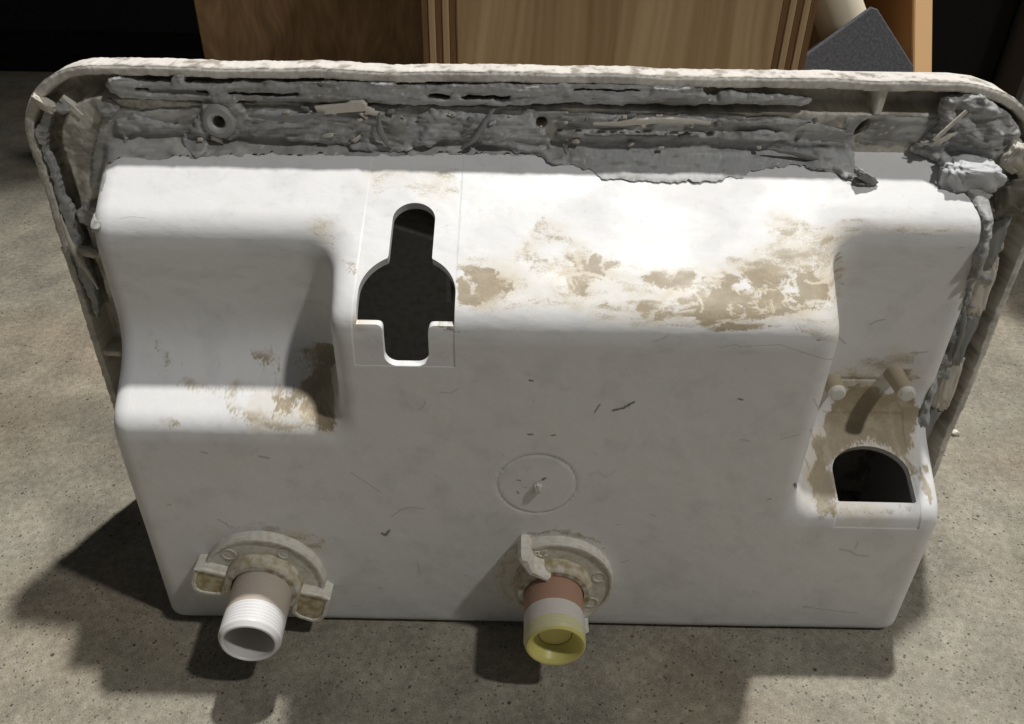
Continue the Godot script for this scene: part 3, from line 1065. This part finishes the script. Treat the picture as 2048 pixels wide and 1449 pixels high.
func make_fitting(box: Node3D, at: Vector2, turn: float, capped: bool) -> void:
	var f := Node3D.new()
	f.name = "hose_fitting"
	f.position = Vector3(at.x, at.y, 0.0) * 0.001
	box.add_child(f, true)
	f.set_meta("label", "threaded hose fitting with a yellow plug" if capped else "open threaded hose fitting, bare white thread")
	var nut := Node3D.new()
	var dp: Material = mats.dirty_plastic
	# half disc with raised rim
	var half := arc_poly(26.3, 0.0, PI, 44)
	var parts: Array = []
	parts.append(add_part("half_disc", prism(half, -0.5, 4.2, 0.5), dp, f))
	parts.append(add_part("disc_rim", prism(band(24.6, 26.2, 0.0, PI, 44), 4.0, 5.0, 0.35), dp, f))
	if capped:
		parts.append(add_part("base_disc", prism(arc_poly(26.2, PI, TAU, 40), -0.5, 1.1, 0.4), mats.worn_plastic, f))
		# radial wing walls
		var bar := PackedVector2Array([Vector2(-30.5, 1.5), Vector2(-28.5, 4.2), Vector2(-20.5, 2.4), Vector2(-13.2, 6.0), Vector2(-11.5, 3.2), Vector2(-19.5, -1.4), Vector2(-29.5, -0.6)])
		parts.append(add_part("wing", prism(bar, 0.0, 13.5, 1.2), mats.worn_plastic, f))
		var low := PackedVector2Array([Vector2(16, 2), Vector2(29, 2), Vector2(30, -2), Vector2(29, -6), Vector2(24, -7), Vector2(16, -4)])
		parts.append(add_part("wing", prism(low, 0.0, 11.5, 1.0), dp, f))
	else:
		for sgn in [-1.0, 1.0]:
			var wing := PackedVector2Array()
			for p in [Vector2(14, 3), Vector2(26, 3.5), Vector2(29.5, 2), Vector2(29.8, -9), Vector2(28.5, -13.5), Vector2(25, -15.5), Vector2(18, -14.5), Vector2(15, -12)]:
				wing.append(Vector2(p.x * sgn, p.y if sgn > 0.0 else p.y * 0.85 + 1.0))
			parts.append(add_part("wing", prism(wing, 0.0, 8.2, 0.9), dp, f))
			# raised border round the dusty pocket
			var inner := Geometry2D.offset_polygon(wing, -1.9)[0]
			var pocket := add_part("wing_pocket", prism(inner, 7.0, 8.45, 0.2), mats.dusty, f)
			parts.append(pocket)
			for k in wing.size():
				var a := wing[k]
				var b := wing[(k + 1) % wing.size()]
				var dir := (b - a).normalized()
				var nn := Vector2(-dir.y, dir.x) * 1.7
				if not Geometry2D.is_point_in_polygon((a + b) * 0.5 + nn * 0.2, wing):
					nn = -nn
				parts.append(add_part("wing_border", prism(PackedVector2Array([a - dir * 0.1, b + dir * 0.1, b + nn - dir * 0.1, a + nn + dir * 0.1]), 7.5, 9.0, 0.3), mats.worn_plastic, f))
	for p in parts:
		(p as Node3D).rotation.z = turn
	for a in ([2.25, 1.0] if not capped else [1.2 + turn + 1.05, 0.35 + turn + 1.05]):
		ring_mark(f, Vector2(cos(a), sin(a)) * 20.6 if not capped else Vector2(cos(a - 1.05 + 0.1), sin(a - 1.05 + 0.1)) * 20.6, 2.9, 4.25)
	if capped:
		var tm := TextMesh.new()
		tm.text = "R2"
		tm.font_size = 24
		tm.pixel_size = 0.00022
		tm.depth = 0.0006
		var lt := add_part("moulded_lettering", tm, mats.worn_plastic, f, Vector3(-6.2, 20.0, 4.4) * 0.001)
		lt.rotation.z = 0.3
	# collar
	var cb := Color(0.64, 0.6, 0.51)
	var cw := Color(0.68, 0.66, 0.6)
	add_part("collar", lathe([[17.0, -0.5, 0], [16.7, 8.6, 0], [16.2, 9.8, 1], [15.4, 10.4, 1], [13.1, 10.4, 1], [12.9, 6.0, 1]], 56, [cb, cw]), mats.dusty_painted if capped else mats.dusty_painted2, f)
	# pipe with its thread
	var stain := Color(0.58, 0.5, 0.42) if not capped else Color(0.45, 0.27, 0.185)
	var pw := Color(0.78, 0.77, 0.77)
	var tape := Color(0.72, 0.68, 0.62)
	var prof: Array = [[12.7, 2.0, 0], [12.7, 12.0, 0]]
	var zz := 12.0
	var k := 0
	var zend := 36.0 if capped else 37.5
	var zw := 20.5 if capped else 24.0
	while zz < zend - 2.6:
		var stained := zz < zw
		var deep := 0.12 if stained or capped else 0.3
		var ci := 0 if stained else (2 if capped and zz > zend - 7.5 else 1)
		prof.append([12.75 - deep, zz + 0.35, ci])
		prof.append([12.75, zz + 0.85, ci])
		prof.append([12.75, zz + 1.15, ci])
		zz += 1.55
		k += 1
	if capped:
		prof.append([12.85, zend - 2.4, 2])
		prof.append([12.3, zend - 0.6, 2])
		prof.append([11.9, zend, 2])
		prof.append([11.3, zend, 2])
	else:
		prof.append([12.6, zend - 2.0, 1])
		prof.append([11.4, zend - 0.2, 1])
		prof.append([11.0, zend, 1])
		prof.append([10.6, zend, 1])
		prof.append([10.2, zend - 0.8, 3])
		prof.append([10.0, zend - 14.0, 3])
		prof.append([9.9, 3.0, 3])
		prof.append([0.1, 2.6, 3])
	var yel := Color(0.66, 0.6, 0.2)
	var pipe := add_part("pipe", lathe(prof, 64, [stain, tape if capped else pw, Color(0.7, 0.67, 0.4), Color(0.72, 0.7, 0.68)]), mats.pipe_mat, f)
	pipe.rotation.y = 0.05 if not capped else -0.01
	pipe.rotation.x = 0.0
	if capped:
		var pl := add_part("plug", lathe([[12.35, zend - 3.0, 0], [12.3, zend - 0.2, 0], [11.8, zend + 0.45, 0], [11.0, zend + 0.3, 0], [9.8, zend - 1.0, 0], [7.4, zend - 5.4, 0], [7.1, zend - 6.0, 1], [6.7, zend - 6.0, 0], [0.1, zend - 5.8, 0]], 56, [yel, Color(0.12, 0.1, 0.04)]), mats.plug, f)
		pl.set_meta("label", "translucent yellow plastic plug")

# ------------------------------------------------------------------ scene
func _ready() -> void:
	warp_noise = noise(61, 0.012, 2)
	# ---- camera
	var cam := Camera3D.new()
	cam.name = "camera"
	cam.transform = Transform3D(Basis(Vector3(0.99981571, 0.01578306, -0.01092871), Vector3(-0.01919744, 0.82199253, -0.56917461), Vector3(0.0, 0.56927952, 0.82214404)), Vector3(0.0, 0.3223, 0.25))
	cam.fov = 46.9
	cam.near = 0.01
	cam.far = 20.0
	add_child(cam)
	cam.current = true
	# ---- dim room round the object
	var env := Environment.new()
	env.background_mode = Environment.BG_COLOR
	env.background_color = Color(0.245, 0.25, 0.257)
	env.tonemap_mode = Environment.TONE_MAPPER_LINEAR
	env.tonemap_exposure = 1.0
	env.sdfgi_enabled = true
	env.ssao_enabled = true
	env.ssil_enabled = true
	var we := WorldEnvironment.new()
	we.name = "environment"
	we.environment = env
	add_child(we)
	# ---- ceiling lamp behind the box (main light) and a weaker one in front, to the right
	var key := SpotLight3D.new()
	key.name = "ceiling_lamp"
	key.position = Vector3(0.86, 6.0, -2.15)
	key.light_color = Color(1.0, 0.992, 0.978)
	key.light_energy = 41.0
	key.light_size = 0.14
	key.spot_range = 14.0
	key.spot_angle = 10.6
	key.spot_angle_attenuation = 0.9
	key.shadow_enabled = true
	add_child(key)
	key.look_at(Vector3(0.12, 0.0, 0.14), Vector3(0, 0, 1))
	var second := SpotLight3D.new()
	second.name = "second_lamp"
	second.position = Vector3(1.37, 2.4, 0.62)
	second.light_color = Color(1.0, 0.99, 0.975)
	second.light_energy = 2.45
	second.light_size = 0.07
	second.spot_range = 8.0
	second.spot_angle = 21.0
	second.spot_angle_attenuation = 0.9
	second.shadow_enabled = true
	add_child(second)
	second.look_at(Vector3(0.12, 0.0, 0.02), Vector3(0, 1, 0))

	# ---- materials
	var ptex := plastic_texture()
	var m := mat(Color.WHITE, 0.5)
	m.albedo_texture = ptex
	m.normal_enabled = true
	m.normal_texture = bump(0.04, 512, 1.2, 71, 5)
	m.normal_scale = 0.25
	var rt := NoiseTexture2D.new()
	rt.width = 512
	rt.height = 512
	rt.seamless = true
	rt.noise = noise(73, 0.012, 5)
	var rg := Gradient.new()
	rg.colors = PackedColorArray([Color(0.5, 0.5, 0.5), Color(1, 1, 1)])
	rt.color_ramp = rg
	m.roughness = 0.72
	m.roughness_texture = rt
	mats.plastic = m
	m = mat(Color.WHITE, 0.72, 0.35)
	m.vertex_color_use_as_albedo = true
	mats.painted = m
	m = mat(Color.WHITE, 0.55, 0.5)
	m.vertex_color_use_as_albedo = true
	m.normal_enabled = true
	m.uv1_triplanar = true
	m.uv1_scale = Vector3.ONE * 60.0
	m.normal_texture = bump(0.02, 256, 2.0, 72, 3)
	m.normal_scale = 0.25
	mats.sealant = m
	mats.black = mat(Color(0.1, 0.1, 0.105), 0.6, 0.4)
	for spec in [["dirty_plastic", Color(0.86, 0.85, 0.815), Color(0.79, 0.76, 0.69), 0.62, 81], ["worn_plastic", Color(0.9, 0.885, 0.85), Color(0.8, 0.76, 0.67), 0.7, 82], ["dusty", Color(0.82, 0.78, 0.67), Color(0.68, 0.62, 0.46), 0.55, 83]]:
		m = mat(Color.WHITE, 0.65, 0.4)
		var nt := NoiseTexture2D.new()
		nt.width = 256
		nt.height = 256
		nt.seamless = true
		nt.noise = noise(spec[4], 0.05, 6)
		var gr := Gradient.new()
		gr.offsets = PackedFloat32Array([0.0, spec[3] - 0.25, spec[3] + 0.2, 1.0])
		gr.colors = PackedColorArray([spec[1], spec[1], spec[2], spec[2]])
		nt.color_ramp = gr
		m.albedo_texture = nt
		m.uv1_triplanar = true
		m.uv1_scale = Vector3.ONE * 16.0
		mats[spec[0]] = m
	for spec in [["dusty_painted", 0.46, 84], ["dusty_painted2", 0.54, 85]]:
		m = mat(Color.WHITE, 0.65, 0.4)
		m.vertex_color_use_as_albedo = true
		var nt := NoiseTexture2D.new()
		nt.width = 256
		nt.height = 256
		nt.seamless = true
		nt.noise = noise(spec[2], 0.045, 6)
		var gr := Gradient.new()
		gr.offsets = PackedFloat32Array([0.0, spec[1] - 0.2, spec[1] + 0.2, 1.0])
		gr.colors = PackedColorArray([Color(1, 1, 1), Color(1, 1, 1), Color(0.82, 0.77, 0.66), Color(0.7, 0.63, 0.5)])
		nt.color_ramp = gr
		m.albedo_texture = nt
		m.uv1_triplanar = true
		m.uv1_scale = Vector3.ONE * 16.0
		mats[spec[0]] = m
	m = mat(Color.WHITE, 0.4)
	m.vertex_color_use_as_albedo = true
	m.backlight_enabled = true
	m.backlight = Color(0.45, 0.44, 0.43)
	mats.pipe_mat = m
	m = mat(Color.WHITE, 0.38)
	m.vertex_color_use_as_albedo = true
	m.backlight_enabled = true
	m.backlight = Color(0.35, 0.33, 0.1)
	mats.plug = m

	m = mat(Color.WHITE, 0.9, 0.2)
	var it := NoiseTexture2D.new()
	it.width = 256
	it.height = 256
	it.seamless = true
	it.noise = noise(88, 0.12, 5)
	var ig := Gradient.new()
	ig.colors = PackedColorArray([Color(0.28, 0.28, 0.29), Color(0.4, 0.4, 0.41)])
	it.color_ramp = ig
	m.albedo_texture = it
	m.uv1_triplanar = true
	m.uv1_scale = Vector3.ONE * 12.0
	mats.iron = m

	# ---- floor
	var ct := concrete_textures()
	m = mat(Color.WHITE, 0.62, 0.4)
	m.albedo_texture = ct[0]
	m.normal_enabled = true
	m.normal_texture = ct[1]
	m.normal_scale = 0.5
	m.vertex_color_use_as_albedo = true
	mats.concrete = m
	var fn := noise(91, 3.0, 4)
	var fn2 := noise(92, 9.0, 3)
	var st := SurfaceTool.new()
	st.begin(Mesh.PRIMITIVE_TRIANGLES)
	var fx := ladder([-3.0, 0.1, -0.9, 0.02, 0.9, 0.1, 3.0])
	var fz := ladder([-3.0, 0.1, -1.1, 0.02, 0.3, 0.1, 2.0])
	for zi in fz.size():
		for xi in fx.size():
			var p := Vector2(fx[xi], fz[zi])
			var warm := fn.get_noise_2d(p.x, p.y * 1.4)
			var tone := fn2.get_noise_2d(p.x, p.y * 1.3)
			var c := Color(0.92, 0.91, 0.87).lerp(Color(0.98, 0.89, 0.79), sstep(-0.1, 0.5, warm))
			c *= 1.0 + 0.2 * tone
			c.a = 1.0
			st.set_color(c)
			st.set_normal(Vector3.UP)
			st.set_tangent(Plane(1, 0, 0, 1))
			st.set_uv(p / 0.34)
			st.add_vertex(Vector3(p.x, 0.0, p.y))
	for zi in fz.size() - 1:
		for xi in fx.size() - 1:
			var a := zi * fx.size() + xi
			var b := a + fx.size()
			for e in [a, a + 1, b, a + 1, b + 1, b]:
				st.add_index(e)
	var floor_ := add_part("floor", st.commit(), mats.concrete, self)
	floor_.set_meta("kind", "structure")

	# ---- the box
	var box := thing("outlet_box", "dirty white stepped plastic box with two hose fittings and grey sealant on its flange", "outlet box", Vector3.ZERO)
	make_body(box)
	make_flange(box)
	make_sealant(box, "sealant_film", FILM, true)
	make_sealant(box, "sealant", SEAL, false)
	make_fitting(box, Vector2(-106.8, 33.0), -0.3, false)
	make_fitting(box, Vector2(20.0, 33.5), -1.02, true)
	make_lumps(box)
	make_background()
	make_crumbs()

func make_lumps(box: Node3D) -> void:
	# thick torn pieces of sealant standing off the flange: [x, y, z, rx, ry, rz, seed, tone, turn]
	var tones := [mat(lin(0.25, 0.25, 0.24), 0.5), mat(lin(0.55, 0.56, 0.57), 0.55), mat(lin(0.2, 0.185, 0.15), 0.7), mat(lin(0.62, 0.58, 0.5), 0.6)]
	for t in tones:
		(t as StandardMaterial3D).normal_enabled = true
		(t as StandardMaterial3D).uv1_triplanar = true
		(t as StandardMaterial3D).uv1_scale = Vector3.ONE * 45.0
		(t as StandardMaterial3D).normal_texture = mats.sealant.normal_texture
		(t as StandardMaterial3D).normal_scale = 0.8
	for l in [[179.0, 197.0, -66.0, 11.0, 6.5, 8.0, 101, 1, -0.05], [178.0, 187.5, -63.0, 8.5, 4.5, 5.0, 102, 0, 0.1], [176.0, 181.0, -55.0, 5.5, 3.5, 3.0, 103, 1, 0.0], [199.0, 203.0, -72.0, 6.0, 5.0, 5.0, 104, 3, -0.6], [203.0, 188.0, -72.0, 7.0, 8.0, 5.0, 105, 2, 0.2], [137.5, 197.8, -62.0, 5.0, 1.6, 2.2, 107, 0, -0.5], [-188.0, 152.0, -75.0, 6.0, 1.6, 2.0, 109, 3, -0.3], [-186.0, 216.0, -76.0, 4.5, 2.0, 2.4, 111, 3, -0.6], [202.0, 166.0, -74.5, 5.0, 14.0, 3.0, 112, 0, 0.05], [206.5, 142.0, -75.5, 4.6, 15.0, 2.6, 113, 3, 0.06], [207.0, 116.0, -75.5, 4.2, 16.0, 2.6, 114, 0, -0.04], [209.0, 90.0, -76.0, 4.0, 16.0, 2.4, 115, 3, 0.03], [207.0, 64.0, -76.5, 3.4, 13.0, 2.4, 116, 0, -0.1]]:
		var o := add_part("sealant_lump", putty(Vector3(l[3], l[4], l[5]), l[6], 0.3), tones[l[7]], box, Vector3(l[0], l[1], l[2]) * 0.001)
		o.rotation.z = l[8]
	add_part("plastic_chip", prism(PackedVector2Array(CHIP), -76.0, -72.8, 0.5), tones[3], box)
	var rng := RandomNumberGenerator.new()
	rng.seed = 515
	var bits: Array[Mesh] = []
	for k in 5:
		bits.append(putty(Vector3(1.0, 0.8, 0.7), 400 + k, 0.9, 7))
	for k in 64:
		var x := rng.randf_range(-140.0, 128.0)
		var y := rng.randf_range(203.0, 216.5)
		if k > 57:
			x = rng.randf_range(186.0, 212.0)
			y = rng.randf_range(60.0, 200.0)
		var sc := rng.randf_range(0.35, 1.25)
		var o := add_part("sealant_crumb", bits[k % 5], tones[[0, 1, 3, 0, 3][rng.randi() % 5]], box, Vector3(x, y, -74.4 + rng.randf_range(-0.5, 0.9)) * 0.001)
		o.scale = Vector3(sc * rng.randf_range(0.8, 2.2), sc, sc)
		o.rotation.z = rng.randf_range(-0.6, 0.6)
	# torn strings of sealant
	for sg in [[-8.0, 218.0, -14.0, -16.0, 0], [-54.0, 216.0, 3.0, -15.0, 0], [100.0, 205.0, 34.0, -8.0, 0], [30.0, 214.0, 46.0, 1.0, 3], [-105.0, 213.0, 30.0, 2.0, 0], [160.0, 208.0, 14.0, 4.0, 3], [172.0, 214.0, 20.0, -9.0, 0], [200.0, 140.0, 6.0, -34.0, 0], [-192.0, 170.0, 6.0, -36.0, 3]]:
		var st2 := SurfaceTool.new()
		st2.begin(Mesh.PRIMITIVE_TRIANGLES)
		var n := 14
		var dir := Vector3(sg[2], sg[3], 0)
		var across := Vector3(-dir.y, dir.x, 0).normalized()
		var ring: Array = []
		for i in n + 1:
			var f := float(i) / n
			var p := Vector3(sg[0], sg[1], -72.6) + dir * f + across * (sin(f * 5.0 + float(sg[0])) * 0.9 + rng.randf_range(-0.25, 0.25)) + Vector3(0, 0, sin(f * PI) * 1.0)
			var r := (0.35 + 0.75 * sin(clampf(f, 0.04, 0.96) * PI)) * rng.randf_range(0.75, 1.2)
			for e in 6:
				var a := TAU * e / 6.0
				ring.append((p + across * cos(a) * r * 1.3 + Vector3(0, 0, sin(a) * r * 0.8)) * 0.001)
		for i in n:
			for e in 6:
				var q0 := i * 6 + e
				var q1 := i * 6 + (e + 1) % 6
				for v in [q0, q1, q0 + 6, q1, q1 + 6, q0 + 6]:
					st2.set_smooth_group(0)
					st2.add_vertex(ring[v])
		st2.index()
		st2.generate_normals()
		add_part("sealant_string", st2.commit(), tones[sg[4]], box)
	# ring of putty round the left screw hole
	add_part("screw_boss", lathe([[7.2, -75.5, 0], [6.6, -73.6, 0], [5.6, -72.6, 0], [4.2, -72.4, 1], [3.2, -72.8, 1], [2.5, -73.8, 1], [2.3, -82.0, 1]], 40, [Color(0.33, 0.33, 0.32), Color(0.44, 0.44, 0.42)], 0.0, TAU, 0.012), mats.sealant, box, Vector3(-117.7, 210.8, 0) * 0.001)
	# stray fibres of sealant
	for fb in [[168.0, 216.0, -70.0, 0.65, 15.0], [219.0, 209.0, -70.0, 0.6, 12.0]]:
		var cyl := CylinderMesh.new()
		cyl.top_radius = 0.0007
		cyl.bottom_radius = 0.0009
		cyl.height = float(fb[4]) * 0.001
		var o := add_part("fibre", cyl, tones[3], box, Vector3(fb[0], fb[1], fb[2]) * 0.001)
		o.rotation.z = -fb[3]

func wood_mat(seed_: int, dark: Color, light: Color, stretch: float, swirl: float, scale: Vector3) -> StandardMaterial3D:
	var m := mat(Color.WHITE, 0.65, 0.35)
	m.albedo_texture = wood_texture(seed_, dark, light, stretch, swirl)
	m.uv1_triplanar = true
	m.uv1_scale = scale
	return m

func make_background() -> void:
	# plywood crate with its end-grain layers showing at both corners
	var face := wood_mat(201, Color(0.58, 0.46, 0.33), Color(0.8, 0.7, 0.55), 0.04, 16.0, Vector3.ONE * 2.2)
	var crate := thing("plywood_crate", "plywood crate with vertical grain directly behind the white box", "crate", Vector3(0.06, 0, -0.29))
	var panel := add_part("front_panel", block(Vector3(0.196, 0.34, 0.012), 0.001), face, crate, Vector3(0.0, 0, 0.0))
	panel.set_meta("label", "front panel with vertical wood grain")
	var plies := [wood_mat(211, Color(0.42, 0.31, 0.2), Color(0.55, 0.43, 0.3), 0.05, 4.0, Vector3.ONE * 9.0), wood_mat(213, Color(0.66, 0.55, 0.42), Color(0.76, 0.66, 0.52), 0.05, 4.0, Vector3.ONE * 9.0)]
	for sgn in [-1.0, 1.0]:
		var sp := Node3D.new()
		sp.name = "side_panel"
		sp.position = Vector3(sgn * 0.1085, 0, -0.1)
		crate.add_child(sp, true)
		for k in 5:
			var o := add_part("ply_layer", block(Vector3(0.0041, 0.34, 0.21 + 0.0015 * (k % 2)), 0.0004), plies[k % 2], sp, Vector3((k - 2) * 0.0042, 0, 0.0))
			o.set_meta("label", "pale ply layer" if k % 2 == 1 else "dark ply layer")
	# darker plywood board set back to the left
	var brown := wood_mat(221, Color(0.43, 0.33, 0.23), Color(0.6, 0.48, 0.35), 0.5, 70.0, Vector3.ONE * 3.0)
	var board := add_part("plywood_board", block(Vector3(0.20, 0.36, 0.018), 0.001), brown, self, Vector3(-0.135, 0, -0.40))
	tag(board, "dark brown plywood board with swirling grain left of the crate", "board")
	# black cabinet far left
	var black := mat(Color(0.10, 0.105, 0.115), 0.6, 0.3)
	var cab := thing("black_cabinet", "black cabinet standing on the floor at the back left", "cabinet", Vector3(-0.75, 0, -1.05))
	add_part("carcass", block(Vector3(1.15, 1.3, 0.4), 0.004), black, cab, Vector3(0, 0.025, 0))
	add_part("plinth", block(Vector3(1.12, 0.03, 0.36), 0.001), mats.black, cab)
	add_part("door", block(Vector3(0.56, 1.2, 0.018), 0.002), black, cab, Vector3(-0.285, 0.06, 0.21))
	add_part("door", block(Vector3(0.56, 1.2, 0.018), 0.002), black, cab, Vector3(0.285, 0.06, 0.21))
	# mallet: dark head resting on the floor side of the crate, pale handle rising to the left
	var mallet := thing("mallet", "mallet with a dark grey head and pale wooden handle right of the crate", "mallet", Vector3(0.218, 0, -0.33))
	var head := add_part("head", prism(PackedVector2Array([Vector2(-30, -26), Vector2(30, -26), Vector2(33, -22), Vector2(33, 22), Vector2(30, 26), Vector2(-30, 26), Vector2(-33, 22), Vector2(-33, -22)]), -26.0, 26.0, 1.6), mats.iron, mallet, Vector3(0.000, 0.162, 0.0))
	head.rotation = Vector3(-0.5, 0.05, 0.62)
	var hs := add_part("handle", lathe([[16.5, -20.0, 0], [16.0, 40.0, 0], [14.5, 150.0, 0], [15.5, 260.0, 0], [12.0, 268.0, 0], [0.1, 270.0, 0]], 32, [Color(0.8, 0.72, 0.56)]), mats.painted, mallet, Vector3(0.009, 0.178, -0.012))
	hs.rotation = Vector3(-PI / 2 - 0.25, 0, 0)
	hs.rotate_z(0.5)
	# the mallet leans on a stub of pale timber that reaches the floor
	var stub := add_part("timber_offcut", block(Vector3(0.05, 0.32, 0.04), 0.002), wood_mat(231, Color(0.66, 0.55, 0.39), Color(0.78, 0.67, 0.5), 0.06, 8.0, Vector3.ONE * 7.0), self, Vector3(0.232, 0, -0.47))
	tag(stub, "pale timber offcut standing behind the mallet", "timber")
	var prop := add_part("mallet_rest", block(Vector3(0.07, 0.128, 0.06), 0.002), black, self, Vector3(0.222, 0, -0.33))
	tag(prop, "black block under the mallet head behind the box", "block")
	# orange-brown panel with a lit edge
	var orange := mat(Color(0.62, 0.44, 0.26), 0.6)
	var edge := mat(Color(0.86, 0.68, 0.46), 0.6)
	var pan := thing("orange_panel", "orange brown board standing on edge and leaning back beside the mallet", "board", Vector3(0.272, 0, -0.21))
	add_part("panel_face", block(Vector3(0.0115, 0.46, 0.16), 0.0008), orange, pan, Vector3(0, 0, -0.08))
	add_part("panel_edge", block(Vector3(0.0125, 0.46, 0.004), 0.0008), edge, pan, Vector3(0, 0, 0.0025))
	pan.rotation.x = -0.62
	pan.position.y = 0.0
	# black bin and grey post at the right edge
	var bin := add_part("black_bin", block(Vector3(0.13, 0.42, 0.16), 0.006), mat(Color(0.09, 0.09, 0.095), 0.6, 0.3), self, Vector3(0.352, 0, -0.57))
	tag(bin, "black bin in the dark gap right of the orange board", "bin")
	var post := add_part("grey_post", block(Vector3(0.08, 0.6, 0.08), 0.003), mat(Color(0.45, 0.45, 0.44), 0.6), self, Vector3(0.462, 0, -0.50))
	tag(post, "grey upright post at the right edge", "post")
	# dark wall closing the shop behind everything
	var wall := add_part("wall", block(Vector3(6.0, 2.6, 0.1), 0.002), mat(Color(0.2, 0.2, 0.205), 0.9, 0.2), self, Vector3(0, 0, -2.2))
	wall.set_meta("kind", "structure")

func make_crumbs() -> void:
	var white := mat(lin(0.72, 0.68, 0.6), 0.7)
	var rng := RandomNumberGenerator.new()
	rng.seed = 9
	var says := ["white plaster crumb nearest the box corner on the right", "flat white crumb on the floor right of the box, second nearest", "white crumb in the middle of the row right of the flange", "white crumb second farthest along the flange on the right", "farthest white crumb beside the right flange edge"]
	var k := 0
	for p in [[252.0, -130.0], [256.0, -133.0], [271.0, -147.0], [272.0, -163.0], [288.0, -188.0]]:
		var r := rng.randf_range(1.3, 2.2)
		var o := add_part("plaster_crumb", putty(Vector3(r * 1.3, r * 0.8, r), 300 + k, 0.6, 8), white, self, Vector3(p[0], r * 0.62, p[1]) * 0.001)
		o.rotation.y = rng.randf() * 3.0
		tag(o, says[k], "crumb", "crumbs beside the flange")
		k += 1
